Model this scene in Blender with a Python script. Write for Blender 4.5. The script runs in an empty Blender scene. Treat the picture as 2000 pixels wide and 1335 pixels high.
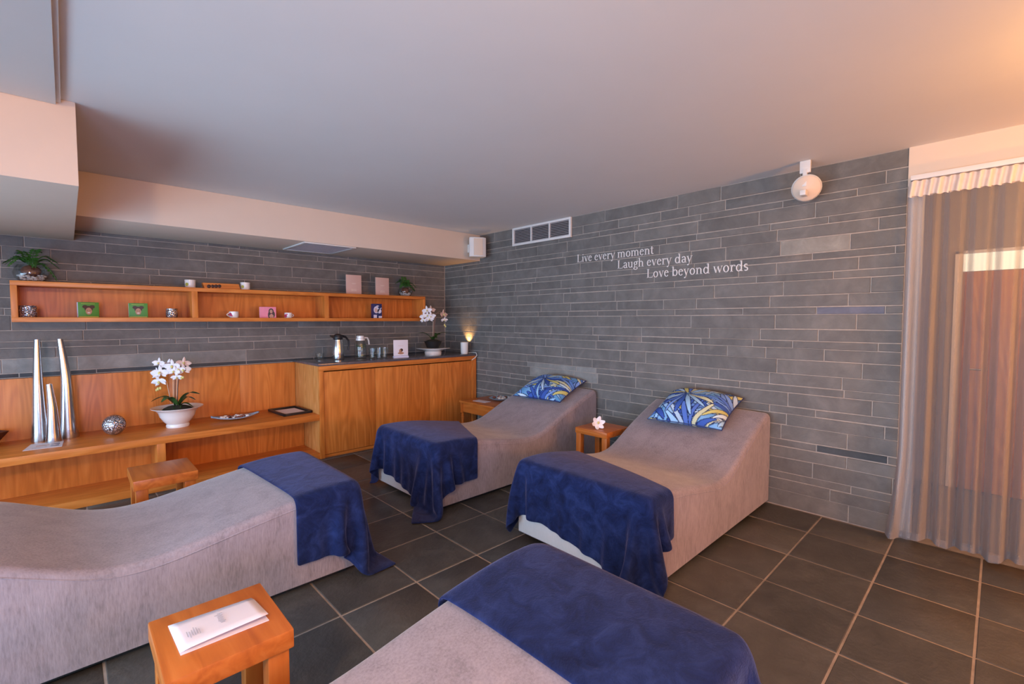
import bpy, bmesh, math, random
import numpy as np
from mathutils import Vector, Matrix
random.seed(7); np.random.seed(7)
S = bpy.context.scene; C = S.collection
PI = math.pi

# ------------------------------------------------------------------ camera
cd = bpy.data.cameras.new('camera'); cam = bpy.data.objects.new('camera', cd); C.objects.link(cam)
cd.sensor_width = 36.0; cd.lens = 910.7 / 2000 * 36.0; cd.clip_start = 0.05
yw, pt, rl = math.radians(46.319), math.radians(2.707), math.radians(-0.033)
fw = Vector((math.cos(yw)*math.cos(pt), math.sin(yw)*math.cos(pt), -math.sin(pt)))
rt = Vector((math.sin(yw), -math.cos(yw), 0)); up = rt.cross(fw)
r2 = rt*math.cos(rl) + up*math.sin(rl); u2 = -rt*math.sin(rl) + up*math.cos(rl)
cam.matrix_world = Matrix(((r2.x, u2.x, -fw.x, -3.844), (r2.y, u2.y, -fw.y, -5.387), (r2.z, u2.z, -fw.z, 1.4), (0, 0, 0, 1)))
S.camera = cam

# ------------------------------------------------------------------ light
S.view_settings.view_transform = 'Standard'; S.view_settings.look = 'None'
S.view_settings.gamma = 1.0; S.view_settings.use_curve_mapping = False
S.view_settings.exposure = 0.0
W = bpy.data.worlds.new('daylight'); S.world = W; W.use_nodes = True
bg = W.node_tree.nodes['Background']; bg.inputs[0].default_value = (0.50, 0.62, 1.0, 1); bg.inputs[1].default_value = 0.3

def area(name, loc, target, sx, sy, col, power, spread=180):
    l = bpy.data.lights.new(name, 'AREA'); l.shape = 'RECTANGLE'; l.size = sx; l.size_y = sy
    l.color = col; l.energy = power; l.spread = math.radians(spread)
    o = bpy.data.objects.new(name, l); C.objects.link(o); o.location = loc
    o.rotation_euler = (Vector(target) - Vector(loc)).to_track_quat('-Z', 'Y').to_euler()
    return o
# daylight through the glazed side on the left
area('window_daylight', (-5.75, -3.6, 0.85), (-1.0, -3.3, 0.05), 5.6, 1.3, (0.50, 0.74, 1.0), 142, 130)
area('window_skylight', (-5.75, -3.6, 1.4), (-1.0, -3.3, 1.0), 5.6, 1.7, (0.52, 0.75, 1.0), 12)
area('rear_window_daylight', (-4.7, -7.28, 1.0), (-3.7, -3.0, 0.2), 2.2, 1.5, (0.40, 0.53, 1.0), 82, 130)

def bulb(name, loc, col, power, radius=0.06):
    l = bpy.data.lights.new(name, 'POINT'); l.color = col; l.energy = power; l.shadow_soft_size = radius
    o = bpy.data.objects.new(name, l); C.objects.link(o); o.location = loc
    return o
AMBER, SOFT = (1.0, 0.50, 0.14), (1.0, 0.58, 0.27)
# unseen lamps by the curtain and rear right; middle and left are added fills
bulb('ceiling_lamp_by_curtain', (-1.15, -5.95, 2.31), AMBER, 25, 0.10)
bulb('added_fill_middle', (-3.3, -4.9, 2.31), SOFT, 15, 0.10)  # fill light added near the viewpoint, no fixture there
bulb('added_fill_left', (-4.9, -5.6, 2.28), SOFT, 145, 0.10)  # added fill, warms the ceiling and upper walls
bulb('standing_lamp', (-1.0, -6.95, 1.18), (1.0, 0.39, 0.08), 95, 0.10)

# ------------------------------------------------------------------ node helpers
def newmat(name):
    m = bpy.data.materials.new(name); m.use_nodes = True
    nt = m.node_tree; b = nt.nodes['Principled BSDF']
    return m, nt, b
def N(nt, t, **kw):
    n = nt.nodes.new(t)
    for k, v in kw.items(): setattr(n, k, v)
    return n
def ramp(nt, fac, stops):
    r = N(nt, 'ShaderNodeValToRGB'); e = r.color_ramp.elements
    while len(e) < len(stops): e.new(0.5)
    for x, (p, c) in zip(e, stops):
        x.position = p; x.color = (*c, 1)
    nt.links.new(fac, r.inputs[0]); return r.outputs[0]
def noise(nt, vec, scale, detail=4, rough=0.55, dist=0.0):
    n = N(nt, 'ShaderNodeTexNoise'); n.inputs['Scale'].default_value = scale
    n.inputs['Detail'].default_value = detail; n.inputs['Roughness'].default_value = rough; n.inputs['Distortion'].default_value = dist
    if vec is not None: nt.links.new(vec, n.inputs['Vector'])
    return n.outputs['Fac']
def mixc(nt, fac, a, b, mode='MIX'):
    m = N(nt, 'ShaderNodeMix', data_type='RGBA', blend_type=mode)
    if isinstance(fac, (int, float)): m.inputs[0].default_value = fac
    else: nt.links.new(fac, m.inputs[0])
    for i, v in ((6, a), (7, b)):
        if isinstance(v, tuple): m.inputs[i].default_value = (*v, 1)
        else: nt.links.new(v, m.inputs[i])
    return m.outputs[2]
def bump(nt, b, h, strength, dist=0.01):
    n = N(nt, 'ShaderNodeBump'); n.inputs['Strength'].default_value = strength; n.inputs['Distance'].default_value = dist
    nt.links.new(h, n.inputs['Height']); nt.links.new(n.outputs[0], b.inputs['Normal'])
def plain(name, col, rough=0.5, metal=0.0, spec=0.5, var=0.06, sc=9.0, bmp=0.0, sheen=0.0, coat=0.0):
    m, nt, b = newmat(name)
    tc = N(nt, 'ShaderNodeTexCoord')
    f = noise(nt, tc.outputs['Object'], sc)
    lo = tuple(max(0, c*(1-var)) for c in col); hi = tuple(min(1, c*(1+var)) for c in col)
    nt.links.new(ramp(nt, f, [(0.3, lo), (0.7, hi)]), b.inputs['Base Color'])
    b.inputs['Roughness'].default_value = rough; b.inputs['Metallic'].default_value = metal
    b.inputs['Specular IOR Level'].default_value = spec
    b.inputs['Sheen Weight'].default_value = sheen; b.inputs['Coat Weight'].default_value = coat
    if bmp: bump(nt, b, f, bmp, 0.004)
    return m
def wood(name, axis, dark, mid, light, rough=0.38, scale=1.0):
    m, nt, b = newmat(name)
    tc = N(nt, 'ShaderNodeTexCoord'); oi = N(nt, 'ShaderNodeObjectInfo')
    mp = N(nt, 'ShaderNodeMapping'); sc = [26*scale]*3; sc['xyz'.index(axis)] = 1.5*scale
    mp.inputs['Scale'].default_value = sc
    nt.links.new(tc.outputs['Object'], mp.inputs['Vector'])
    cb = N(nt, 'ShaderNodeCombineXYZ')
    for i in range(3): nt.links.new(oi.outputs['Random'], cb.inputs[i])
    vm = N(nt, 'ShaderNodeVectorMath', operation='MULTIPLY_ADD'); vm.inputs[1].default_value = (17, 31, 23)
    nt.links.new(cb.outputs[0], vm.inputs[0]); nt.links.new(mp.outputs[0], vm.inputs[2])
    f1 = noise(nt, vm.outputs[0], 1.0, 5, 0.6, 0.6)
    mp2 = N(nt, 'ShaderNodeMapping'); sc2 = [4*scale]*3; sc2['xyz'.index(axis)] = 0.7*scale
    mp2.inputs['Scale'].default_value = sc2; nt.links.new(vm.outputs[0], mp2.inputs['Vector'])
    mp3 = N(nt, 'ShaderNodeMapping'); sc3 = [7*scale]*3; sc3['xyz'.index(axis)] = 0.9*scale
    mp3.inputs['Scale'].default_value = sc3; nt.links.new(tc.outputs['Object'], mp3.inputs['Vector'])
    wv = N(nt, 'ShaderNodeTexNoise'); wv.inputs['Scale'].default_value = 1.0; wv.inputs['Detail'].default_value = 1.0
    nt.links.new(mp3.outputs[0], wv.inputs['Vector'])
    ml = N(nt, 'ShaderNodeMath', operation='MULTIPLY'); ml.inputs[1].default_value = 55.0; nt.links.new(wv.outputs['Fac'], ml.inputs[0])
    sn = N(nt, 'ShaderNodeMath', operation='SINE'); nt.links.new(ml.outputs[0], sn.inputs[0])
    rg = N(nt, 'ShaderNodeMapRange'); rg.inputs[1].default_value = -1; rg.inputs[2].default_value = 1
    rg.inputs[3].default_value = 0.36; rg.inputs[4].default_value = 0.64; nt.links.new(sn.outputs[0], rg.inputs[0])
    av = N(nt, 'ShaderNodeMath', operation='MULTIPLY_ADD'); av.inputs[1].default_value = 0.55
    nt.links.new(f1, av.inputs[0])
    h2 = N(nt, 'ShaderNodeMath', operation='MULTIPLY'); h2.inputs[1].default_value = 0.45; nt.links.new(rg.outputs[0], h2.inputs[0])
    nt.links.new(h2.outputs[0], av.inputs[2])
    nt.links.new(ramp(nt, av.outputs[0], [(0.32, dark), (0.5, mid), (0.66, light)]), b.inputs['Base Color'])
    b.inputs['Roughness'].default_value = rough; b.inputs['Specular IOR Level'].default_value = 0.45
    bump(nt, b, f1, 0.06, 0.003)
    return m
WD = ((0.47, 0.130, 0.020), (0.62, 0.190, 0.032), (0.72, 0.25, 0.052))
WOOD = {a: wood('oak_veneer_' + a, a, *WD) for a in 'xyz'}
TD = ((0.35, 0.085, 0.012), (0.48, 0.13, 0.02), (0.57, 0.18, 0.035))
TWOOD = {a: wood('oak_table_' + a, a, *TD, rough=0.33) for a in 'xyz'}
def slate(name, c1, c2, c3, rough=0.62):
    m, nt, b = newmat(name)
    tc = N(nt, 'ShaderNodeTexCoord'); g = N(nt, 'ShaderNodeNewGeometry')
    col = ramp(nt, g.outputs['Random Per Island'], [(0.0, c1), (0.5, c2), (1.0, c3)])
    f = noise(nt, tc.outputs['Object'], 7.0, 7, 0.62, 0.4)
    f2 = noise(nt, tc.outputs['Object'], 38.0, 5, 0.6)
    col = mixc(nt, 0.45, col, ramp(nt, f, [(0.3, tuple(x*0.55 for x in c2)), (0.52, c2), (0.72, tuple(min(1, x*1.6) for x in c2))]))
    nt.links.new(col, b.inputs['Base Color'])
    b.inputs['Roughness'].default_value = rough; b.inputs['Specular IOR Level'].default_value = 0.35
    ad = N(nt, 'ShaderNodeMath', operation='MULTIPLY_ADD'); ad.inputs[1].default_value = 0.4
    nt.links.new(f2, ad.inputs[0]); nt.links.new(f, ad.inputs[2])
    bump(nt, b, ad.outputs[0], 0.5, 0.012)
    return m
M = {}
M['slate'] = slate('slate_stone', (0.130, 0.122, 0.115), (0.157, 0.148, 0.140), (0.188, 0.177, 0.163))
M['slate_pale'] = slate('slate_pale', (0.26, 0.245, 0.215), (0.29, 0.27, 0.24), (0.32, 0.30, 0.27))
M['slate_grey'] = slate('slate_grey', (0.23, 0.225, 0.215), (0.26, 0.255, 0.24), (0.29, 0.285, 0.27))
M['slate_blue'] = slate('slate_blue', (0.13, 0.14, 0.19), (0.14, 0.15, 0.20), (0.15, 0.16, 0.21))
M['slate_dark'] = slate('slate_dark', (0.055, 0.06, 0.068), (0.062, 0.07, 0.078), (0.07, 0.078, 0.085))
M['floor'] = slate('slate_floor', (0.052, 0.051, 0.049), (0.071, 0.068, 0.064), (0.094, 0.088, 0.080), 0.42)
M['grout'] = plain('wall_grout', (0.38, 0.33, 0.29), 0.9, var=0.12, sc=30)
M['fgrout'] = plain('floor_grout', (0.29, 0.235, 0.20), 0.85, var=0.2, sc=14)
M['ceil'] = plain('ceiling_paint', (0.72, 0.70, 0.68), 0.75, var=0.015, sc=2, spec=0.2)
M['plaster'] = plain('plaster_paint', (0.71, 0.585, 0.48), 0.8, var=0.015, sc=3, spec=0.2)
M['white'] = plain('white_paint', (0.72, 0.70, 0.68), 0.45, var=0.02)
M['ceramic'] = plain('white_ceramic', (0.82, 0.80, 0.78), 0.12, var=0.01, coat=0.5)
M['black'] = plain('black_plastic', (0.012, 0.012, 0.014), 0.4, var=0.1)
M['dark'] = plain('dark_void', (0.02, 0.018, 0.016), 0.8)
M['steel'] = plain('brushed_steel', (0.68, 0.67, 0.66), 0.2, 1.0, var=0.04, sc=40)
M['silver'] = plain('polished_silver', (0.56, 0.55, 0.56), 0.24, 1.0, var=0.03, sc=30)
M['paper'] = plain('paper', (0.76, 0.68, 0.71), 0.6, var=0.01)
M['pink_card'] = plain('pink_card', (0.66, 0.44, 0.38), 0.55, var=0.02)
M['print'] = plain('grey_print', (0.46, 0.42, 0.44), 0.7)
M['moss'] = plain('moss', (0.025, 0.022, 0.012), 0.95, var=0.5, sc=60, bmp=0.6)
M['leaf'] = plain('leaf_green', (0.035, 0.085, 0.018), 0.35, var=0.45, sc=14)
M['fern'] = plain('fern_green', (0.035, 0.13, 0.018), 0.45, var=0.4, sc=18)
M['stem'] = plain('stem_brown', (0.20, 0.10, 0.07), 0.6, var=0.2)
M['wire'] = plain('pale_stake', (0.62, 0.46, 0.34), 0.5)
M['petal'] = plain('orchid_petal', (0.86, 0.81, 0.83), 0.55, var=0.06, sc=20)
M['petal_pink'] = plain('orchid_petal_blush', (0.72, 0.50, 0.42), 0.55, var=0.08, sc=20)
M['lip'] = plain('orchid_lip', (0.72, 0.62, 0.22), 0.5, var=0.2)
M['root'] = plain('root_ball', (0.16, 0.05, 0.025), 0.95, var=0.5, sc=50, bmp=0.6)
M['pebble'] = plain('white_pebble', (0.80, 0.75, 0.74), 0.5, var=0.12, sc=20)
M['granite'] = None
M['darkwood'] = plain('dark_wood', (0.055, 0.014, 0.012), 0.3, var=0.3, sc=20)
M['green_box'] = plain('green_card', (0.055, 0.25, 0.03), 0.45, var=0.05)
M['skin'] = plain('printed_skin', (0.45, 0.22, 0.13), 0.5)
M['hair'] = plain('printed_hair', (0.045, 0.014, 0.010), 0.5)
M['teeth'] = plain('printed_white', (0.80, 0.72, 0.66), 0.5)
M['yellow'] = plain('printed_yellow', (0.45, 0.42, 0.06), 0.5)
M['hot_pink'] = plain('printed_pink', (0.80, 0.22, 0.30), 0.5, var=0.1)
M['magenta'] = plain('printed_magenta', (0.55, 0.03, 0.12), 0.5)
M['navy'] = plain('printed_navy', (0.02, 0.03, 0.13), 0.4)
M['lilac'] = plain('printed_lilac', (0.72, 0.70, 0.85), 0.5)
M['bluegrey'] = plain('glazed_blue_grey', (0.30, 0.40, 0.52), 0.25, var=0.12, sc=20, coat=0.3)
M['shell'] = plain('mother_of_pearl', (0.58, 0.52, 0.50), 0.3, var=0.3, sc=30)
M['stone_brown'] = plain('brown_pebble', (0.22, 0.07, 0.05), 0.5, var=0.3, sc=30)
M['mint'] = plain('mint_leaf', (0.06, 0.16, 0.03), 0.5, var=0.3)
M['lemon'] = plain('lemon_slice', (0.70, 0.68, 0.40), 0.5)
M['tape'] = plain('curtain_header_tape', (0.76, 0.62, 0.54), 0.8, var=0.05, sc=30)
M['door_wood'] = wood('door_veneer', 'z', (0.34, 0.12, 0.03), (0.46, 0.18, 0.045), (0.55, 0.24, 0.07))
M['carpet'] = plain('corridor_floor', (0.14, 0.11, 0.08), 0.6)
M['letter'] = plain('vinyl_lettering', (0.74, 0.70, 0.68), 0.55, var=0.02)
M['panel'] = plain('vent_panel', (0.40, 0.36, 0.38), 0.6)
def thin_glass(name):
    m, nt, b = newmat(name); nt.nodes.remove(b); out = nt.nodes['Material Output']
    tr = N(nt, 'ShaderNodeBsdfTransparent'); tr.inputs[0].default_value = (0.93, 0.95, 0.95, 1)
    gl = N(nt, 'ShaderNodeBsdfGlossy'); gl.inputs['Roughness'].default_value = 0.03
    lw = N(nt, 'ShaderNodeLayerWeight'); lw.inputs[0].default_value = 0.5
    pw = N(nt, 'ShaderNodeMath', operation='POWER'); pw.inputs[1].default_value = 3.0; nt.links.new(lw.outputs['Facing'], pw.inputs[0])
    fr = N(nt, 'ShaderNodeMapRange'); fr.inputs[3].default_value = 0.05; fr.inputs[4].default_value = 0.62; nt.links.new(pw.outputs[0], fr.inputs[0])
    mx = N(nt, 'ShaderNodeMixShader'); nt.links.new(fr.outputs[0], mx.inputs[0]); nt.links.new(tr.outputs[0], mx.inputs[1]); nt.links.new(gl.outputs[0], mx.inputs[2])
    nt.links.new(mx.outputs[0], out.inputs[0])
    return m
def glassmat(name, col, rough=0.02):
    m, nt, b = newmat(name); b.inputs['Base Color'].default_value = (*col, 1)
    b.inputs['Roughness'].default_value = rough; b.inputs['IOR'].default_value = 1.45
    b.inputs['Transmission Weight'].default_value = 1.0
    return m
M['glass'] = thin_glass('clear_glass')
def granite():
    m, nt, b = newmat('speckled_granite'); tc = N(nt, 'ShaderNodeTexCoord')
    v = N(nt, 'ShaderNodeTexVoronoi'); v.inputs['Scale'].default_value = 55; nt.links.new(tc.outputs['Object'], v.inputs['Vector'])
    f = noise(nt, tc.outputs['Object'], 30, 5)
    c = mixc(nt, f, ramp(nt, v.outputs['Distance'], [(0.0, (0.02, 0.02, 0.03)), (0.7, (0.08, 0.07, 0.08))]), (0.14, 0.12, 0.13))
    nt.links.new(c, b.inputs['Base Color']); b.inputs['Roughness'].default_value = 0.16
    return m
M['granite'] = granite()
def chenille(name, c, var=0.30):
    m, nt, b = newmat(name); tc = N(nt, 'ShaderNodeTexCoord')
    mp = N(nt, 'ShaderNodeMapping'); mp.inputs['Scale'].default_value = (1, 1, 0.45); nt.links.new(tc.outputs['Object'], mp.inputs['Vector'])
    f = noise(nt, mp.outputs[0], 9, 6, 0.65, 0.5)
    mp2 = N(nt, 'ShaderNodeMapping'); mp2.inputs['Scale'].default_value = (120, 120, 22); nt.links.new(tc.outputs['Object'], mp2.inputs['Vector'])
    f2 = noise(nt, mp2.outputs[0], 1.0, 3, 0.6)
    a = N(nt, 'ShaderNodeMath', operation='MULTIPLY_ADD'); a.inputs[1].default_value = 0.5; nt.links.new(f2, a.inputs[0])
    h = N(nt, 'ShaderNodeMath', operation='MULTIPLY'); h.inputs[1].default_value = 0.5; nt.links.new(f, h.inputs[0]); nt.links.new(h.outputs[0], a.inputs[2])
    nt.links.new(ramp(nt, a.outputs[0], [(0.33, tuple(x*(1-var) for x in c)), (0.5, c), (0.68, tuple(x*(1+var*0.8) for x in c))]), b.inputs['Base Color'])
    b.inputs['Roughness'].default_value = 0.9; b.inputs['Specular IOR Level'].default_value = 0.15
    b.inputs['Sheen Weight'].default_value = 0.35; b.inputs['Sheen Roughness'].default_value = 0.4
    bump(nt, b, a.outputs[0], 0.35, 0.006)
    return m
M['chenille'] = chenille('taupe_chenille', (0.285, 0.240, 0.262))
M['foot_cloth'] = chenille('pale_foot_cloth', (0.58, 0.55, 0.56), 0.06)
def fleece():
    m, nt, b = newmat('navy_fleece'); tc = N(nt, 'ShaderNodeTexCoord')
    f = noise(nt, tc.outputs['Object'], 11, 6, 0.68, 0.7); f2 = noise(nt, tc.outputs['Object'], 160, 2, 0.6)
    nt.links.new(ramp(nt, f, [(0.3, (0.004, 0.007, 0.030)), (0.5, (0.009, 0.017, 0.070)), (0.72, (0.022, 0.038, 0.13))]), b.inputs['Base Color'])
    b.inputs['Roughness'].default_value = 0.85; b.inputs['Specular IOR Level'].default_value = 0.12
    b.inputs['Sheen Weight'].default_value = 0.40; b.inputs['Sheen Roughness'].default_value = 0.4
    b.inputs['Sheen Tint'].default_value = (0.40, 0.42, 0.75, 1)
    a = N(nt, 'ShaderNodeMath', operation='MULTIPLY_ADD'); a.inputs[1].default_value = 0.35; nt.links.new(f2, a.inputs[0]); nt.links.new(f, a.inputs[2])
    bump(nt, b, a.outputs[0], 0.5, 0.01)
    return m
M['fleece'] = fleece()
def mosaic():
    m, nt, b = newmat('mirror_mosaic'); tc = N(nt, 'ShaderNodeTexCoord')
    v = N(nt, 'ShaderNodeTexVoronoi', feature='DISTANCE_TO_EDGE'); v.inputs['Scale'].default_value = 75; nt.links.new(tc.outputs['Object'], v.inputs['Vector'])
    v2 = N(nt, 'ShaderNodeTexVoronoi'); v2.inputs['Scale'].default_value = 75; nt.links.new(tc.outputs['Object'], v2.inputs['Vector'])
    tile = ramp(nt, v2.outputs['Color'], [(0.1, (0.25, 0.25, 0.30)), (0.6, (0.85, 0.82, 0.86))])
    nt.links.new(mixc(nt, ramp(nt, v.outputs['Distance'], [(0.03, (0, 0, 0)), (0.08, (1, 1, 1))]), (0.04, 0.04, 0.05), tile), b.inputs['Base Color'])
    b.inputs['Metallic'].default_value = 0.85; b.inputs['Roughness'].default_value = 0.22
    bump(nt, b, v2.outputs['Distance'], 0.8, 0.006)
    return m
M['mosaic'] = mosaic()
def sheer():
    m, nt, b = newmat('sheer_voile'); nt.nodes.remove(b); out = nt.nodes['Material Output']
    tc = N(nt, 'ShaderNodeTexCoord'); f = noise(nt, tc.outputs['Object'], 3, 3)
    d = N(nt, 'ShaderNodeBsdfDiffuse'); d.inputs[0].default_value = (0.37, 0.37, 0.40, 1)
    t = N(nt, 'ShaderNodeBsdfTranslucent'); t.inputs[0].default_value = (0.40, 0.36, 0.34, 1)
    tr = N(nt, 'ShaderNodeBsdfTransparent'); tr.inputs[0].default_value = (0.95, 0.93, 0.92, 1)
    a = N(nt, 'ShaderNodeMixShader'); a.inputs[0].default_value = 0.25; nt.links.new(d.outputs[0], a.inputs[1]); nt.links.new(t.outputs[0], a.inputs[2])
    lw = N(nt, 'ShaderNodeLayerWeight'); lw.inputs[0].default_value = 0.55
    mr = N(nt, 'ShaderNodeMapRange'); mr.inputs[3].default_value = 0.34; mr.inputs[4].default_value = 0.92; nt.links.new(lw.outputs['Facing'], mr.inputs[0])
    mx = N(nt, 'ShaderNodeMixShader'); nt.links.new(mr.outputs[0], mx.inputs[0]); nt.links.new(tr.outputs[0], mx.inputs[1]); nt.links.new(a.outputs[0], mx.inputs[2])
    nt.links.new(mx.outputs[0], out.inputs[0])
    return m
M['sheer'] = sheer()
def vcol(name, rough=0.75):
    m, nt, b = newmat(name); a = N(nt, 'ShaderNodeAttribute', attribute_name='col')
    tc = N(nt, 'ShaderNodeTexCoord'); f = noise(nt, tc.outputs['Object'], 120, 2)
    nt.links.new(a.outputs['Color'], b.inputs['Base Color']); b.inputs['Roughness'].default_value = rough
    b.inputs['Specular IOR Level'].default_value = 0.2; bump(nt, b, f, 0.15, 0.002)
    return m
M['leaf_print'] = vcol('leaf_print_cotton')
def glow(name, col, s):
    m, nt, b = newmat(name); b.inputs['Base Color'].default_value = (0.9, 0.85, 0.8, 1)
    b.inputs['Emission Color'].default_value = (*col, 1); b.inputs['Emission Strength'].default_value = s
    return m
M['lamp_glow'] = glow('lamp_diffuser', (1.0, 0.72, 0.42), 6.0)

# ------------------------------------------------------------------ mesh builder
class MB:
    def __init__(s): s.v = []; s.f = []; s.mi = []; s.m = 0; s.T = None
    def mat(s, i): s.m = i; return s
    def add(s, vs, fs):
        o = len(s.v)
        if s.T is not None: vs = [tuple(s.T @ Vector(p)) for p in vs]
        s.v += [tuple(p) for p in vs]; s.f += [tuple(i+o for i in f) for f in fs]; s.mi += [s.m]*len(fs); return s
    def box(s, x0, x1, y0, y1, z0, z1, ch=0.0):
        if x0 > x1: x0, x1 = x1, x0
        if y0 > y1: y0, y1 = y1, y0
        if z0 > z1: z0, z1 = z1, z0
        if ch <= 0:
            vs = [(x, y, z) for x in (x0, x1) for y in (y0, y1) for z in (z0, z1)]
            return s.add(vs, [(0, 1, 3, 2), (4, 6, 7, 5), (0, 4, 5, 1), (2, 3, 7, 6), (0, 2, 6, 4), (1, 5, 7, 3)])
        bm = bmesh.new(); bmesh.ops.create_cube(bm, size=1)
        bmesh.ops.scale(bm, vec=(x1-x0, y1-y0, z1-z0), verts=bm.verts)
        bmesh.ops.translate(bm, vec=((x0+x1)/2, (y0+y1)/2, (z0+z1)/2), verts=bm.verts)
        bmesh.ops.bevel(bm, geom=bm.edges[:], offset=min(ch, (x1-x0)*.45, (y1-y0)*.45, (z1-z0)*.45), segments=2, profile=0.6, affect='EDGES')
        bm.verts.index_update()
        s.add([tuple(v.co) for v in bm.verts], [tuple(v.index for v in f.verts) for f in bm.faces]); bm.free(); return s
    def lathe(s, prof, n=32, c=(0, 0, 0), sx=1.0, sy=1.0):
        vs = []; fs = []; k = len(prof)
        for j in range(n):
            a = 2*PI*j/n
            for r, z in prof: vs.append((c[0]+r*sx*math.cos(a), c[1]+r*sy*math.sin(a), c[2]+z))
        for j in range(n):
            for i in range(k-1):
                a, b = j*k+i, ((j+1) % n)*k+i
                fs.append((a, b, b+1, a+1))
        return s.add(vs, fs)
    def tube(s, pts, r, n=8, cap=True):
        pts = [Vector(p) for p in pts]; rr = r if isinstance(r, (list, tuple)) else [r]*len(pts)
        vs = []; fs = []
        t0 = (pts[1]-pts[0]).normalized(); ref = Vector((0, 0, 1)) if abs(t0.z) < 0.9 else Vector((1, 0, 0))
        nrm = t0.cross(ref).normalized()
        for i, p in enumerate(pts):
            t = (pts[min(i+1, len(pts)-1)]-pts[max(i-1, 0)]).normalized()
            nrm = (nrm - t*nrm.dot(t)).normalized(); bn = t.cross(nrm)
            for j in range(n):
                a = 2*PI*j/n; vs.append(tuple(p + nrm*(rr[i]*math.cos(a)) + bn*(rr[i]*math.sin(a))))
        for i in range(len(pts)-1):
            for j in range(n):
                fs.append((i*n+j, i*n+(j+1) % n, (i+1)*n+(j+1) % n, (i+1)*n+j))
        if cap: fs.append(tuple(range(n))[::-1]); fs.append(tuple((len(pts)-1)*n+j for j in range(n)))
        return s.add(vs, fs)
    def prism(s, poly, y0, y1, plane='xz'):
        n = len(poly); mk = (lambda a, b, c: (a, c, b)) if plane == 'xz' else ((lambda a, b, c: (a, b, c)) if plane == 'xy' else (lambda a, b, c: (c, a, b)))
        vs = [mk(a, b, y0) for a, b in poly] + [mk(a, b, y1) for a, b in poly]
        fs = [tuple(range(n)), tuple(range(2*n-1, n-1, -1))] + [(i, i+n, (i+1) % n+n, (i+1) % n) for i in range(n)]
        return s.add(vs, fs)
    def grid(s, fn, nu, nv, closed=False):
        vs = [tuple(fn(i/nu, j/nv)) for i in range(nu+1) for j in range(nv+1)]
        return s.add(vs, [(i*(nv+1)+j, (i+1)*(nv+1)+j, (i+1)*(nv+1)+j+1, i*(nv+1)+j+1) for i in range(nu) for j in range(nv)])
    def blob(s, c, rx, ry, rz, nu=8, nv=6):
        vs = [(c[0], c[1], c[2]-rz)]; fs = []
        for i in range(1, nv):
            ph = -PI/2+PI*i/nv
            for j in range(nu):
                a = 2*PI*j/nu; vs.append((c[0]+rx*math.cos(ph)*math.cos(a), c[1]+ry*math.cos(ph)*math.sin(a), c[2]+rz*math.sin(ph)))
        vs.append((c[0], c[1], c[2]+rz)); top = len(vs)-1
        for j in range(nu):
            fs.append((0, 1+(j+1) % nu, 1+j)); fs.append((top, top-nu+j, top-nu+(j+1) % nu))
        for i in range(nv-2):
            for j in range(nu):
                a = 1+i*nu+j; b = 1+i*nu+(j+1) % nu; fs.append((a, b, b+nu, a+nu))
        return s.add(vs, fs)
    def disc(s, c, ex, ey, u, v, n=16):
        c = Vector(c); u = Vector(u); v = Vector(v)
        vs = [tuple(c + u*(ex*math.cos(2*PI*j/n)) + v*(ey*math.sin(2*PI*j/n))) for j in range(n)]
        return s.add(vs, [tuple(range(n))])
    def mesh(s, name, mats, ang=40):
        me = bpy.data.meshes.new(name); me.from_pydata(s.v, [], s.f)
        for m in (mats if isinstance(mats, (list, tuple)) else [mats]): me.materials.append(m)
        me.polygons.foreach_set('material_index', s.mi)
        bm = bmesh.new(); bm.from_mesh(me); bmesh.ops.recalc_face_normals(bm, faces=bm.faces); bm.to_mesh(me); bm.free()
        me.shade_smooth(); me.set_sharp_from_angle(angle=math.radians(ang)); me.update()
        return me
def obj(name, mb, mats, parent=None, loc=(0, 0, 0), ang=40, label=None):
    o = bpy.data.objects.new(name, mb.mesh(name, mats, ang) if isinstance(mb, MB) else mb)
    C.objects.link(o); o.location = loc
    if parent is not None: o.parent = parent
    if label: o['label'] = label
    return o
def tag(o, label, cat, group=None):
    o['label'] = label; o['category'] = cat
    if group: o['group'] = group
    return o
def thing(name, label, cat, loc=(0, 0, 0), rz=0.0, group=None):
    o = bpy.data.objects.new(name, None); C.objects.link(o); o.empty_display_size = 0.1
    o.location = loc; o.rotation_euler = (0, 0, rz)
    return tag(o, label, cat, group)
def struct(name, mb, mats, loc=(0, 0, 0), parent=None):
    o = obj(name, mb, mats, parent, loc); o['kind'] = 'structure'
    return o
def dup(root, loc, rz, label, group=None):
    r = root.copy(); C.objects.link(r); r.location = loc; r.rotation_euler = (0, 0, rz); r['label'] = label
    if group: r['group'] = group
    for ch in list(root.children):
        c = ch.copy(); C.objects.link(c); c.parent = r
        for g in list(ch.children):
            d = g.copy(); C.objects.link(d); d.parent = c
    return r

H = 2.473
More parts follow.
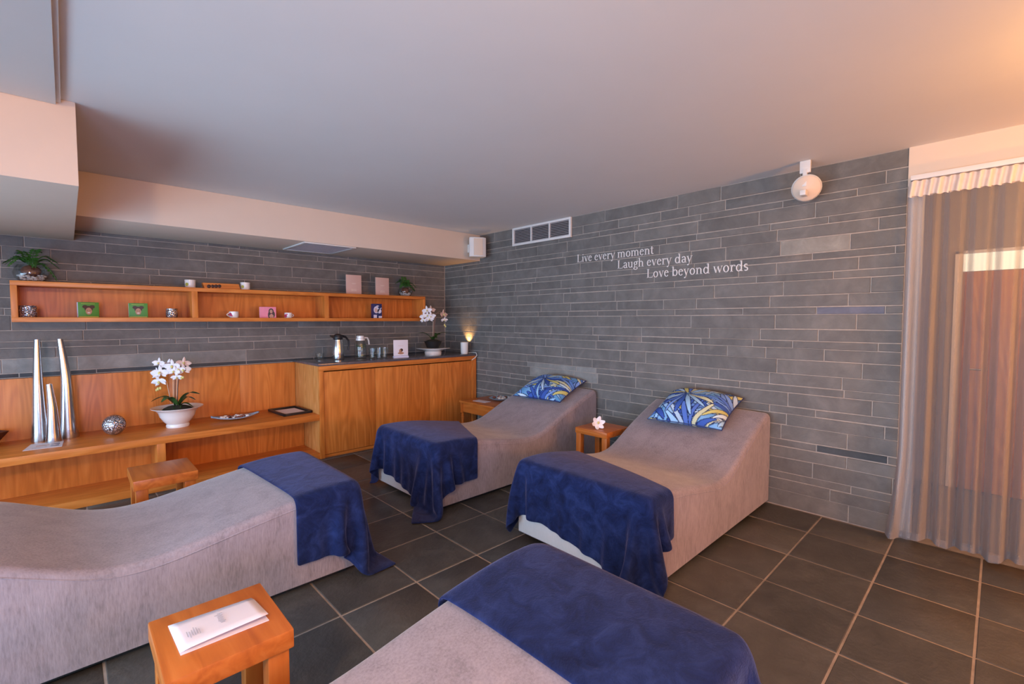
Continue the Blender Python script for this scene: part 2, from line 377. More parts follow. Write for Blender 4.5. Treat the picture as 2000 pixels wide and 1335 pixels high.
# ------------------------------------------------------------------ floor: slate tiles laid over grout
XW, YR = -5.9, -7.4
mb = MB().mat(1).box(XW, 0.14, YR, 0.14, -0.10, -0.003)
ys = [0.0, -0.33, -0.75, -1.16, -1.58, -2.0, -2.425, -2.85, -3.272, -3.70, -4.13, -4.553, -4.96, -5.358, -5.77, -6.18, -6.59, -7.0, YR]
mb.mat(0)
for i in range(len(ys)-1):
    a, b = ys[i+1], ys[i]
    right = b <= -4.12
    xs = [0.0, -0.352, -0.77, -1.165, -1.545] + [-1.545-0.41*k for k in range(1, 11)] if right else [0.0, -0.04] + [-0.455-0.4155*k for k in range(0, 14)]
    for j in range(len(xs)-1):
        x1, x0 = xs[j], max(xs[j+1], XW)
        if x1-x0 < 0.03: continue
        g = 0.0036; t = random.uniform(-0.0012, 0.0012)
        e = 0.004
        mb.add([(x0+g, a+g, -0.004), (x1-g, a+g, -0.004), (x1-g, b-g, -0.004), (x0+g, b-g, -0.004),
                (x0+g+e, a+g+e, t), (x1-g-e, a+g+e, t), (x1-g-e, b-g-e, t), (x0+g+e, b-g-e, t)],
               [(4, 5, 6, 7), (0, 1, 5, 4), (1, 2, 6, 5), (2, 3, 7, 6), (3, 0, 4, 7)])
struct('floor', mb, [M['floor'], M['fgrout']])

# ------------------------------------------------------------------ slate strip walls
RC = [2.473, 2.359, 2.276, 2.225, 2.119, 2.066, 1.982, 1.874, 1.823, 1.735, 1.682, 1.578, 1.492, 1.437, 1.331, 1.247, 1.192, 1.107, 1.001, 0.915, 0.861, 0.758, 0.702, 0.617, 0.508, 0.455, 0.37, 0.261, 0.208, 0.123, 0.004]
BC = [2.473, 2.359, 2.276, 2.225, 2.123, 2.065, 1.981, 1.869, 1.814, 1.727, 1.682, 1.578, 1.492, 1.437, 1.318, 1.23, 1.178, 1.094, 0.979, 0.942, 0.861, 0.758, 0.702, 0.617, 0.508, 0.455, 0.37, 0.261, 0.208, 0.123, 0.004]
def stones(mb, courses, a0, a1, put, special, first):
    rnd = random.Random(11)
    for k in range(len(courses)-1):
        z1, z0 = courses[k], courses[k+1]
        p = a0; n = 0
        while p < a1-0.02:
            ln = first.get((k, n)) or rnd.choice([0.28, 0.4, 0.45, 0.52, 0.6, 0.72]) * rnd.uniform(0.9, 1.1)
            q = min(a1, p+ln)
            if a1-q < 0.12: q = a1
            g = 0.0031; d = rnd.uniform(0.002, 0.006); e = 0.0025
            mb.mat(special(k, p, q))
            w = [rnd.uniform(-0.0022, 0.0022) for _ in range(4)]
            lo = [(p+g, z0+g+w[0]), (q-g, z0+g+w[1]), (q-g, z1-g+w[2]), (p+g, z1-g+w[3])]
            hi = [(p+g+e, z0+g+e+w[0]), (q-g-e, z0+g+e+w[1]), (q-g-e, z1-g-e+w[2]), (p+g+e, z1-g-e+w[3])]
            mb.add([put(u, z, 0.0) for u, z in lo] + [put(u, z, d) for u, z in hi],
                   [(4, 5, 6, 7), (0, 1, 5, 4), (1, 2, 6, 5), (2, 3, 7, 6), (3, 0, 4, 7)])
            p = q; n += 1
# right wall: measured from its free end (y = -4.957) towards the corner
WE = 4.957
def put_r(u, z, d): return (0.008-d, -(WE-u), z)
first = {(0, 0): 0.6, (1, 0): 0.11, (1, 1): 0.52, (2, 0): 0.26, (2, 1): 0.45, (3, 0): 0.5, (4, 0): 0.42, (5, 0): 0.14, (5, 1): 0.6, (6, 0): 0.29, (6, 1): 0.425, (6, 2): 0.4,
         (7, 0): 0.05, (7, 1): 0.46, (8, 0): 0.24, (8, 1): 0.5, (9, 0): 0.38, (9, 1): 0.5, (10, 0): 0.17, (10, 1): 0.52, (11, 0): 0.29, (11, 1): 0.49, (12, 0): 0.09, (12, 1): 0.385, (12, 2): 0.5,
         (13, 0): 0.24, (13, 1): 0.5, (14, 0): 0.46, (15, 0): 0.12, (15, 1): 0.5, (16, 0): 0.42, (17, 0): 0.2, (17, 1): 0.52, (18, 0): 0.31, (18, 1): 0.46, (20, 0): 0.14, (20, 1): 0.5, (22, 0): 0.07,
         (23, 0): 0.27, (24, 0): 0.05, (24, 1): 0.40, (25, 0): 0.27, (26, 0): 0.02, (26, 1): 0.45, (27, 0): 0.24, (28, 0): 0.36, (29, 0): 0.25}
def spec_r(k, p, q):
    if k == 6 and 0.2 < p < 0.35: return 2
    if k == 12 and 0.05 < p < 0.2: return 3
    if k == 24 and 0.03 < p < 0.2: return 4
    if k in (19, 20) and 2.0 < p < 2.9 and (int(p*10) % 3): return 5
    return 0
mb = MB(); stones(mb, RC, 0.0, WE, put_r, spec_r, first)
mb.mat(1).box(0.008, 0.14, -WE, 0.14, 0.0, H)
SM = [M['slate'], M['grout'], M['slate_pale'], M['slate_blue'], M['slate_dark'], M['slate_grey']]
struct('wall_right', mb, SM)
# back wall
def put_b(u, z, d): return (-u, 0.008-d, z)
def spec_b(k, p, q):
    if k == 17 and p > 1.9: return 5
    if k == 18: return 4
    return 0
mb = MB(); stones(mb, BC, 0.0, -XW, put_b, spec_b, {})
mb.mat(1).box(XW, 0.008, 0.008, 0.14, 0.0, H)
struct('wall_back', mb, SM)

# ------------------------------------------------------------------ ceiling, soffits, plaster walls
struct('ceiling', MB().box(XW, 2.4, YR, 0.14, H, H+0.12), M['ceil'])
struct('trim_1', MB().box(-3.776, 0.0, -0.774, 0.0, 2.151, H, 0.004), M['plaster'])            # long bulkhead
struct('trim_2', MB().box(XW, -3.776, -2.195, 0.0, 2.065, H, 0.004), M['plaster'])             # deep bulkhead on the left
struct('trim_3', MB().box(XW, -3.845, YR, -2.197, 2.440, H, 0.003).box(-3.848, -3.828, YR, -2.197, 2.452, H, 0.003), M['ceil'])  # lower ceiling panel
struct('wall_rear', MB().box(XW, 2.4, YR-0.14, YR, 0.0, H), M['plaster'])
# lintel above the curtain, jamb beside it
struct('trim_4', MB().box(0.0, 0.14, YR, -WE, 2.235, H), M['plaster'])
struct('trim_5', MB().box(0.02, 0.12, -5.03, -WE, 0.0, 2.235, 0.003), M['white'])
# corridor behind the curtain
M['taupe'] = plain('taupe_paint', (0.26, 0.20, 0.15), 0.8, var=0.03, sc=3)
struct('wall_corridor', MB().box(1.5, 1.62, YR, -4.2, 0.0, H), M['taupe'])
struct('wall_corridor_end', MB().box(0.14, 1.5, -4.44, -4.32, 0.0, H), M['taupe'])
struct('floor_corridor', MB().box(0.14, 2.4, YR, -4.3, -0.10, -0.002), M['carpet'])
d = thing('door_1', '', 'door', (1.5, -5.58, 0.0)); del d['label']; del d['category']; d['kind'] = 'structure'
obj('door_frame', MB().box(-0.03, 0, 0.42, 0.47, 0, 1.96, 0.004).box(-0.03, 0, -0.47, -0.42, 0, 1.96, 0.004).box(-0.03, 0, -0.47, 0.47, 1.935, 1.96, 0.004), M['white'], d)
obj('glowing_lintel', MB().box(-0.02, -0.005, -0.42, 0.42, 1.793, 1.935), glow('lintel_glow', (0.80, 0.86, 0.66), 0.9), d)  # pale lintel over the door, its brightness added as emission
obj('door_leaf', MB().box(-0.024, -0.002, -0.42, 0.42, 0.005, 1.788, 0.003), M['door_wood'], d)
obj('door_handle', MB().tube([(-0.024, 0.36, 1.0), (-0.07, 0.36, 1.0), (-0.07, 0.25, 1.0)], 0.009), M['steel'], d)
bulb('corridor_bulb', (0.75, -5.9, 2.2), (1.0, 0.62, 0.34), 20, 0.08)
# glazed side on the left (out of the picture): sill, head and mullions round the daylight
w = MB().box(XW, XW+0.1, YR, 0.0, 0.0, 0.12).box(XW, XW+0.1, YR, -2.2, 2.36, H)
for y in (-0.6, -1.9, -3.2, -4.5, -5.8, -7.1): w.box(XW+0.02, XW+0.08, y-0.03, y+0.03, 0.12, 2.36 if y < -2.2 else 2.06)
struct('window_1', w, M['white'])

# ------------------------------------------------------------------ wall vent, ceiling vent
t = thing('air_vent', 'white framed air vent with three dark louvred sections on the slate wall', 'vent', (0, -1.83, 2.262))
y0, y1, z1 = -0.44, 0.437, 0.208
obj('frame', MB().box(-0.026, 0.0, y0, y1, 0, 0.026, 0.003).box(-0.026, 0, y0, y1, z1-0.024, z1, 0.003).box(-0.026, 0, y0, y0+0.026, 0.02, z1-0.02, 0.003).box(-0.026, 0, y1-0.026, y1, 0.02, z1-0.02, 0.003), M['white'], t)
for k in (1, 2):
    yy = y0+0.026+(y1-y0-0.052)*k/3
    obj('mullion', MB().box(-0.022, 0, yy-0.008, yy+0.008, 0.02, z1-0.02), M['white'], t)
obj('backing', MB().box(-0.004, 0.0, y0+0.02, y1-0.02, 0.02, z1-0.02), M['dark'], t)
for k in range(9):
    z = 0.036+k*0.0175
    m = MB(); m.T = Matrix.Translation((-0.012, 0, z)) @ Matrix.Rotation(math.radians(-35), 4, 'Y')
    m.box(-0.009, 0.009, y0+0.022, y1-0.022, -0.0014, 0.0014)
    obj('slat', m, M['panel'], t)
t = thing('ceiling_vent', 'flat square grille set in the underside of the bulkhead', 'vent', (-1.91, -0.45, 2.151))
obj('frame', MB().box(-0.26, 0.26, -0.31, -0.28, -0.012, 0, 0.002).box(-0.26, 0.26, 0.28, 0.31, -0.012, 0, 0.002).box(-0.26, -0.23, -0.29, 0.29, -0.012, 0, 0.002).box(0.23, 0.26, -0.29, 0.29, -0.012, 0, 0.002), M['white'], t)
m = MB().box(-0.235, 0.235, -0.285, 0.285, -0.005, 0)
for k in range(16): m.box(-0.232, 0.232, -0.275+k*0.035, -0.262+k*0.035, -0.010, -0.004)
obj('grille', m, M['panel'], t)

# ------------------------------------------------------------------ loudspeakers
t = thing('wall_speaker', 'white box loudspeaker fixed on the bulkhead beside the air vent', 'speaker', (-0.165, -0.775, 2.285), 0)
obj('bracket', MB().box(-0.04, 0.04, -0.06, 0.0, -0.05, 0.05, 0.005), M['white'], t)
m = MB(); m.T = Matrix.Translation((0.0, -0.135, 0.0)) @ Matrix.Rotation(math.radians(-28), 4, 'Z')
poly = [(-0.085, 0.07), (0.085, 0.07), (0.105, -0.06), (0.06, -0.085), (-0.06, -0.085), (-0.105, -0.06)]
m.prism(poly, -0.118, 0.118, 'xy')
cab = obj('cabinet', m, M['white'], t); bv = cab.modifiers.new('bevel', 'BEVEL'); bv.width = 0.01; bv.segments = 3
m = MB(); m.T = Matrix.Translation((0.0, -0.135, 0.0)) @ Matrix.Rotation(math.radians(-28), 4, 'Z')
m.box(-0.055, 0.055, -0.092, -0.082, -0.10, 0.10, 0.004)
obj('grille', m, M['plaster'], t)
t = thing('round_speaker', 'round white loudspeaker hanging on a bracket near the curtain end of the slate wall', 'speaker', (-0.16, -4.44, 2.30))
obj('bracket', MB().box(-0.045, -0.025, -0.032, 0.032, 0.09, 0.172, 0.003).box(-0.05, -0.03, -0.013, 0.013, 0.0, 0.115, 0.003), M['white'], t)
R = Vector((-0.86, -0.28, -0.42)).to_track_quat('Z', 'Y').to_matrix().to_4x4()
m = MB(); m.T = R; m.lathe([(0.0, -0.05), (0.05, -0.05), (0.082, -0.02), (0.09, 0.012), (0.084, 0.022)], 32)
obj('housing', m, M['white'], t)
m = MB(); m.T = R; m.lathe([(0.085, 0.018), (0.078, 0.026), (0.0, 0.045)], 32)
obj('grille', m, M['plaster'], t)
obj('knuckle', MB().box(-0.085, -0.02, -0.018, 0.018, -0.065, -0.03, 0.006), M['white'], t)

# ------------------------------------------------------------------ lettering (serif glyphs drawn from strokes)
SW, TH = 0.098, 0.036
def stem(b, x, y0, y1, s0=True, s1=False, half=False):
    b.append([(x-SW/2, y0), (x+SW/2, y0), (x+SW/2, y1), (x-SW/2, y1)])
    if s0: b.append([(x-SW/2-0.06, y0), (x+SW/2+0.06, y0), (x+SW/2+0.05, y0+TH), (x-SW/2-0.05, y0+TH)])
    if s1: b.append([(x-SW/2-0.07, y1-TH*1.6), (x+SW/2, y1-TH), (x+SW/2, y1), (x-SW/2-0.07, y1-TH*0.4)]) if half else b.append([(x-SW/2-0.06, y1-TH), (x+SW/2+0.06, y1-TH), (x+SW/2+0.06, y1), (x-SW/2-0.06, y1)])
def arc(b, cx, cy, rx, ry, a0, a1, thick=SW, thin=TH*1.15):
    n = max(4, int(abs(a1-a0)/14)); P = []
    for i in range(n+1):
        a = math.radians(a0+(a1-a0)*i/n); w = (thin+(thick-thin)*abs(math.cos(a)))
        P.append((cx+rx*math.cos(a), cy+ry*math.sin(a), cx+(rx-w)*math.cos(a), cy+(ry-min(w, ry*0.9))*math.sin(a)))
    for p, q in zip(P, P[1:]): b.append([(p[0], p[1]), (q[0], q[1]), (q[2], q[3]), (p[2], p[3])])
def diag(b, x0, y0, x1, y1, w): b.append([(x0-w/2, y0), (x0+w/2, y0), (x1+w/2, y1), (x1-w/2, y1)])
def bar(b, x0, x1, y, h=TH): b.append([(x0, y), (x1, y), (x1, y+h), (x0, y+h)])
def arch(b, x0, x1, xh):
    w = x1-x0; arc(b, x0+w/2, xh-0.17, w/2+SW/2, 0.17, 0, 150, SW, TH*1.2); b.append([(x1-SW/2, 0), (x1+SW/2, 0), (x1+SW/2, xh-0.17), (x1-SW/2, xh-0.17)])
    b.append([(x1-SW/2-0.05, 0), (x1+SW/2+0.06, 0), (x1+SW/2+0.06, TH), (x1-SW/2-0.05, TH)])
XH, AS = 0.46, 0.70
def glyph(ch):
    b = []
    if ch == ' ': return b, 0.24
    if ch == 'L':
        stem(b, 0.14, 0, 0.67, True, True); bar(b, 0.14, 0.53, 0, TH*1.2); b.append([(0.50, 0.0), (0.54, 0.0), (0.57, 0.17), (0.545, 0.17)]); return b, 0.58
    if ch == 'i':
        stem(b, 0.13, 0, XH, True, True, True); arc(b, 0.13, 0.61, 0.052, 0.052, 0, 360, 0.051, 0.051); return b, 0.26
    if ch == 'v':
        diag(b, 0.08, XH, 0.25, 0, SW); diag(b, 0.39, XH, 0.25, 0, TH); bar(b, 0.0, 0.18, XH-TH); bar(b, 0.31, 0.47, XH-TH); return b, 0.46
    if ch == 'y':
        diag(b, 0.08, XH, 0.25, 0, SW); diag(b, 0.40, XH, 0.17, -0.19, TH*1.2); bar(b, 0.0, 0.18, XH-TH); bar(b, 0.32, 0.48, XH-TH); arc(b, 0.11, -0.17, 0.055, 0.05, 0, 360, 0.05, 0.05); return b, 0.47
    if ch == 'w':
        diag(b, 0.08, XH, 0.23, 0, SW); diag(b, 0.36, XH, 0.23, 0, TH); diag(b, 0.36, XH, 0.51, 0, SW); diag(b, 0.65, XH, 0.51, 0, TH)
        bar(b, 0.0, 0.17, XH-TH); bar(b, 0.28, 0.44, XH-TH); bar(b, 0.58, 0.72, XH-TH); return b, 0.71
    if ch == 'e':
        arc(b, 0.24, 0.23, 0.20, 0.24, 20, 320); bar(b, 0.08, 0.43, 0.27, TH); return b, 0.46
    if ch == 'o':
        arc(b, 0.26, 0.23, 0.22, 0.24, 0, 360); return b, 0.52
    if ch == 'r':
        stem(b, 0.13, 0, XH, True, True, True); arc(b, 0.28, XH-0.15, 0.16, 0.15, 60, 165, SW, TH*1.3); arc(b, 0.36, XH-0.06, 0.05, 0.05, 0, 360, 0.048, 0.048); return b, 0.40
    if ch == 'n':
        stem(b, 0.13, 0, XH, True, True, True); arch(b, 0.13, 0.42, XH); return b, 0.56
    if ch == 'm':
        stem(b, 0.13, 0, XH, True, True, True); arch(b, 0.13, 0.41, XH); arch(b, 0.41, 0.69, XH); return b, 0.83
    if ch == 'h':
        stem(b, 0.13, 0, AS, True, True, True); arch(b, 0.13, 0.42, XH); return b, 0.56
    if ch == 'u':
        stem(b, 0.13, 0.12, XH, False, True, True); arc(b, 0.27, 0.15, 0.18, 0.16, 180, 330); stem(b, 0.43, 0, XH, True, True, True); return b, 0.56
    if ch == 't':
        stem(b, 0.14, 0.1, 0.58, False, False); bar(b, 0.02, 0.29, XH-TH); arc(b, 0.22, 0.10, 0.12, 0.11, 180, 320); return b, 0.32
    if ch == 'a':
        stem(b, 0.35, 0.03, 0.33, False, False); arc(b, 0.22, 0.32, 0.17, 0.15, 0, 160); arc(b, 0.22, 0.13, 0.17, 0.14, 60, 330, SW, TH*1.2); bar(b, 0.33, 0.46, 0.0, TH*1.3); return b, 0.46
    if ch == 'g':
        arc(b, 0.22, 0.31, 0.17, 0.15, 0, 360); arc(b, 0.23, -0.08, 0.21, 0.12, 0, 360, SW*0.8, TH*1.3); bar(b, 0.32, 0.47, XH-TH*1.5, TH*1.5); b.append([(0.1, 0.17), (0.17, 0.17), (0.15, 0.03), (0.08, 0.03)]); return b, 0.47
    if ch == 'd':
        arc(b, 0.24, 0.23, 0.20, 0.24, 40, 320); stem(b, 0.42, 0, AS, False, True, True); bar(b, 0.42, 0.53, 0.0, TH); return b, 0.55
    if ch == 'b':
        stem(b, 0.12, 0, AS, False, True, True); arc(b, 0.29, 0.23, 0.21, 0.24, -150, 150); return b, 0.53
    if ch == 's':
        arc(b, 0.19, 0.335, 0.145, 0.135, 40, 270, SW*0.95, TH*1.5); arc(b, 0.19, 0.125, 0.155, 0.135, 90, -140, SW*0.95, TH*1.5); return b, 0.38
    return b, 0.3
def line_words(text, x0, x1, h):
    words = []; x = 0.0; cur = []
    for ch in text+' ':
        if ch == ' ' and cur: words.append(cur); cur = []
        b, w = glyph(ch); cur += [[(px+x, py) for px, py in p] for p in b]; x += w
    k = (x1-x0)/(x-0.24-0.05)
    for polys in words:
        m = MB()
        for p in polys: m.prism([(a*k, c*h) for a, c in p], 0.0, 0.0025, 'xz')
        yield m
for text, ya, yb, zb, lab in (('Live every moment', 2.338, 3.205, 1.993, 'white serif wall lettering reading Live every moment, topmost line'),
                              ('Laugh every day', 2.828, 3.565, 1.889, 'white serif wall lettering reading Laugh every day, middle line'),
                              ('Love beyond words', 3.142, 4.018, 1.782, 'white serif wall lettering reading Love beyond words, lowest line')):
    t = thing('wall_lettering', lab, 'lettering', (-0.003, -ya, zb), -PI/2, 'wall lettering lines')
    for m in line_words(text, ya, yb, 0.118): obj('word', m, M['letter'], t)

# ------------------------------------------------------------------ wall shelf
X0, X1, Z0, Z1, SD, TK = -4.14, -0.503, 1.386, 1.698, 0.28, 0.036
t = thing('wall_shelf', 'long oak wall shelf with three open bays fixed on the back wall', 'shelf', (X0, 0, Z0))
L = X1-X0; hh = Z1-Z0
obj('top_board', MB().box(0, L, -SD, 0, hh-TK, hh, 0.002), WOOD['x'], t)
obj('bottom_board', MB().box(0, L, -SD, 0, 0, TK, 0.002), WOOD['x'], t)
for xx in (0, L-TK): obj('end_panel', MB().box(xx, xx+TK, -SD, 0, TK, hh-TK, 0.001), WOOD['z'], t)
for xx in (1.132, 2.345): obj('divider', MB().box(xx, xx+0.046, -SD+0.002, -0.015, TK, hh-TK, 0.001), WOOD['z'], t)
obj('back_panel', MB().box(TK, L-TK, -0.016, -0.001, TK, hh-TK), WOOD['z'], t)

# ------------------------------------------------------------------ sideboard, countertop, bench
CX, CW, CDp, CH = -2.035, 2.02, 0.70, 0.938
t = thing('sideboard_cabinet', 'tall oak sideboard with three flush doors in the corner', 'cabinet', (CX, 0, 0))
obj('side_panel', MB().box(0, 0.03, -CDp+0.02, -0.002, 0.0, CH, 0.001), wood('oak_slats', 'z', (0.50, 0.18, 0.04), (0.66, 0.26, 0.065), (0.78, 0.38, 0.14), scale=1.5), t)
obj('side_panel', MB().box(CW-0.03, CW, -CDp+0.02, -0.002, 0.0, CH, 0.001), WOOD['z'], t)
obj('back_panel', MB().box(0.03, CW-0.03, -0.02, -0.002, 0.0, CH), WOOD['z'], t)
obj('stile', MB().box(0, 0.045, -CDp-0.004, -CDp+0.022, 0.0, CH-0.05, 0.001), WOOD['z'], t)
obj('stile', MB().box(CW-0.07, CW, -CDp-0.004, -CDp+0.022, 0.0, CH-0.05, 0.001), WOOD['z'], t)
obj('top_rail', MB().box(0, CW, -CDp-0.004, -CDp+0.022, CH-0.05, CH, 0.001), WOOD['x'], t)
edges = [0.048, 0.606, 1.31, CW-0.073]
for a, b in zip(edges, edges[1:]):
    obj('door', MB().box(a+0.002, b-0.002, -CDp+0.006, -CDp+0.024, 0.036, CH-0.062, 0.001), WOOD['z'], t)
obj('plinth', MB().box(0.045, CW-0.07, -CDp+0.012, -CDp+0.03, 0.0, 0.03), WOOD['x'], t)
o = obj('countertop', MB().box(-0.012, CW+0.008, -CDp-0.012, -0.002, 0, 0.026, 0.003), M['granite'], None, (CX, 0, CH))
tag(o, 'dark speckled granite countertop on the oak sideboard', 'countertop')

BX0, BX1, BZ = -5.2, -2.037, 0.45
t = thing('storage_bench', 'long low oak bench with tall back panel and open bays below', 'bench', (BX0, 0, 0))
BL = BX1-BX0
obj('seat_top', MB().box(0, BL, -0.69, -0.032, BZ-0.058, BZ, 0.003), WOOD['x'], t)
t3 = t; m = MB(); xa = 0.0
for xb in (0.72, 1.35, 2.03, 2.62, BL): m.box(xa+0.0008, xb-0.0008, -0.03, -0.002, 0.0, 0.938, 0.001); xa = xb
o = obj('bench_back_panel', m, WOOD['z'], None, (BX0, 0, 0)); tag(o, 'oak back panel rising behind the low bench', 'panelling')  # the bench's own tall back panel, kept as a separate object
obj('divider', MB().box(1.855, 1.912, -0.688, -0.27, 0.06, BZ-0.058, 0.001), WOOD['z'], t)
obj('lower_shelf', MB().box(0, BL, -0.688, -0.032, 0.0, 0.06, 0.002), WOOD['x'], t)
for a, b in ((0.002, 1.855), (1.912, BL-0.002)): obj('bay_panel', MB().box(a, b, -0.27, -0.25, 0.06, BZ-0.058), WOOD['z'], t)

# ------------------------------------------------------------------ small oak side tables
def table(label, x0, x1, y0, y1, h, tk=0.06, lw=0.06, inset=0.012):
    cx, cy = (x0+x1)/2, (y0+y1)/2; a, b = abs(x1-x0)/2, abs(y1-y0)/2
    t = thing('side_table', label, 'table', (cx, cy, 0), 0, 'small oak side tables')
    obj('tabletop', MB().box(-a, a, -b, b, h-tk, h, 0.006), TWOOD['y'], t)
    for sx in (-1, 1):
        for sy in (-1, 1):
            lx, ly = sx*(a-inset-lw/2), sy*(b-inset-lw/2)
            obj('leg', MB().box(lx-lw/2, lx+lw/2, ly-lw/2, ly+lw/2, 0, h-tk, 0.003), TWOOD['z'], t)
    return t
table('small oak side table in the foreground carrying the folded leaflet', -3.69, -3.366, -3.912, -3.562, 0.45)
table('small empty oak side table standing in front of the bench', -3.592, -3.268, -1.90, -1.52, 0.45)
table('small oak side table with a white flower, between the two far loungers', -0.665, -0.33, -3.185, -2.855, 0.47, 0.05, 0.05, 0.006)
t = thing('turned_leg_table', 'small oak table with deep apron and turned legs beside the sideboard', 'table', (-0.27, -1.335, 0))
obj('tabletop', MB().box(-0.255, 0.255, -0.33, 0.33, 0.432, 0.455, 0.004), TWOOD['y'], t)
obj('apron', MB().box(-0.235, -0.215, -0.30, 0.30, 0.325, 0.432).box(0.215, 0.235, -0.30, 0.30, 0.325, 0.432).box(-0.235, 0.235, -0.305, -0.285, 0.325, 0.432).box(-0.235, 0.235, 0.285, 0.305, 0.325, 0.432), TWOOD['y'], t)
for sx in (-1, 1):
    for sy in (-1, 1):
        m = MB().box(sx*0.225-0.02, sx*0.225+0.02, sy*0.295-0.02, sy*0.295+0.02, 0.31, 0.432, 0.002)
        m.lathe([(0.0, 0.0), (0.012, 0.0), (0.018, 0.10), (0.013, 0.13), (0.018, 0.24), (0.022, 0.265), (0.014, 0.275), (0.021, 0.285), (0.012, 0.297), (0.02, 0.31), (0.0, 0.312)], 16, (sx*0.225, sy*0.295, 0))
        obj('leg', m, TWOOD['z'], t)

# ------------------------------------------------------------------ loungers
PT = [0.0, 0.08, 0.16, 0.34, 0.42, 0.49, 0.55, 0.61, 0.68, 0.76, 0.86, 0.95, 1.0]
PZ = [0.487, 0.492, 0.483, 0.428, 0.398, 0.382, 0.386, 0.418, 0.488, 0.552, 0.622, 0.683, 0.708]
def smooth_profile():
    xs = np.linspace(0, 1, 201); z = np.interp(xs, PT, PZ)
    for _ in range(3):
        zp = np.pad(z, 8, mode='reflect', reflect_type='odd'); z = np.convolve(zp, np.ones(17)/17, mode='valid')
    return xs, z
PX, PZS = smooth_profile()
def prof(s): return np.interp(s, PX, PZS)
RE = 0.034
def lounger(label, foot_x, sgn, ya, yb, Lg):
    """foot_x: where the foot end stands; sgn +1: head lies towards +X; ya < yb are its sides"""
    t = thing('relaxation_lounger', label, 'lounger', (foot_x, (ya+yb)/2, 0), 0, 'wave shaped loungers')
    hw = (yb-ya)/2; zb = 0.035
    st = [0, 0.004, 0.012, 0.024, 0.04, 0.06] + list(np.linspace(0.10, Lg-0.09, 46)) + [Lg-0.05, Lg-0.03, Lg-0.015, Lg-0.005, Lg]
    m = MB(); rings = []
    for u in st:
        dz = 0.0
        for e in (u, Lg-u):
            if e < RE: dz = RE-math.sqrt(max(0, RE*RE-(RE-e)**2))
        z = float(prof(u/Lg))-dz; ring = [(-hw, zb)]
        for k in range(1, 9): ring.append((-hw, zb+(z-RE-zb)*k/8))
        for k in range(1, 6):
            a = PI/2*k/6; ring.append((-hw+RE*(1-math.cos(a)), z-RE+RE*math.sin(a)))
        n = 16
        for k in range(n+1):
            yy = -hw+RE+(2*hw-2*RE)*k/n
            ring.append((yy, z+0.006*(1-((yy)/(hw-RE))**2)))
        for k in range(5, 0, -1):
            a = PI/2*k/6; ring.append((hw-RE*(1-math.cos(a)), z-RE+RE*math.sin(a)))
        for k in range(8, -1, -1): ring.append((hw, zb+(z-RE-zb)*k/8))
        rings.append([(sgn*u, y, zz) for y, zz in ring])
    k = len(rings[0]); vs = [p for r in rings for p in r]; fs = []
    for i in range(len(rings)-1):
        for j in range(k-1): fs.append((i*k+j, (i+1)*k+j, (i+1)*k+j+1, i*k+j+1))
        fs.append((i*k+k-1, (i+1)*k+k-1, (i+1)*k, i*k))
    fs.append(tuple(range(k))); fs.append(tuple((len(rings)-1)*k+j for j in range(k)))
    m.add(vs, fs)
    obj('upholstery', m, M['chenille'], t, ang=50)
    e = -0.004 if sgn > 0 else 0.0
    obj('foot_panel', MB().box(-sgn*0.005, sgn*0.002, -hw+0.004, hw-0.004, zb+0.005, 0.25, 0.002), M['foot_cloth'], t, label='pale panel at the foot end')  # paler cloth than the upholstery, low on the foot end
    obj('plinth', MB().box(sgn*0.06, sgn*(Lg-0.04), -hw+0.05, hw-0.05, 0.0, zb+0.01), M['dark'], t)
    # piped seams
    for y in (-hw, hw):
        pts = [(sgn*u, y*1.0005, float(prof(u/Lg))-RE-0.004) for u in np.linspace(0.05, Lg-0.03, 40)]
        obj('seam', MB().tube(pts, 0.0035, 6), M['chenille'], t)
    return t
LG = [('taupe lounger against the slate wall nearest the sideboard', -1.95, 1, -2.615, -1.745, 1.92),
      ('taupe lounger against the slate wall nearest the curtain', -1.765, 1, -4.212, -3.272, 1.735),
      ('lavender grey lounger lying along the bench at the left', -2.69, -1, -2.938, -2.09, 1.90),
      ('taupe lounger cut off by the bottom edge in the foreground', -2.47, -1, -4.92, -4.11, 1.90)]
for a in LG: lounger(*a)

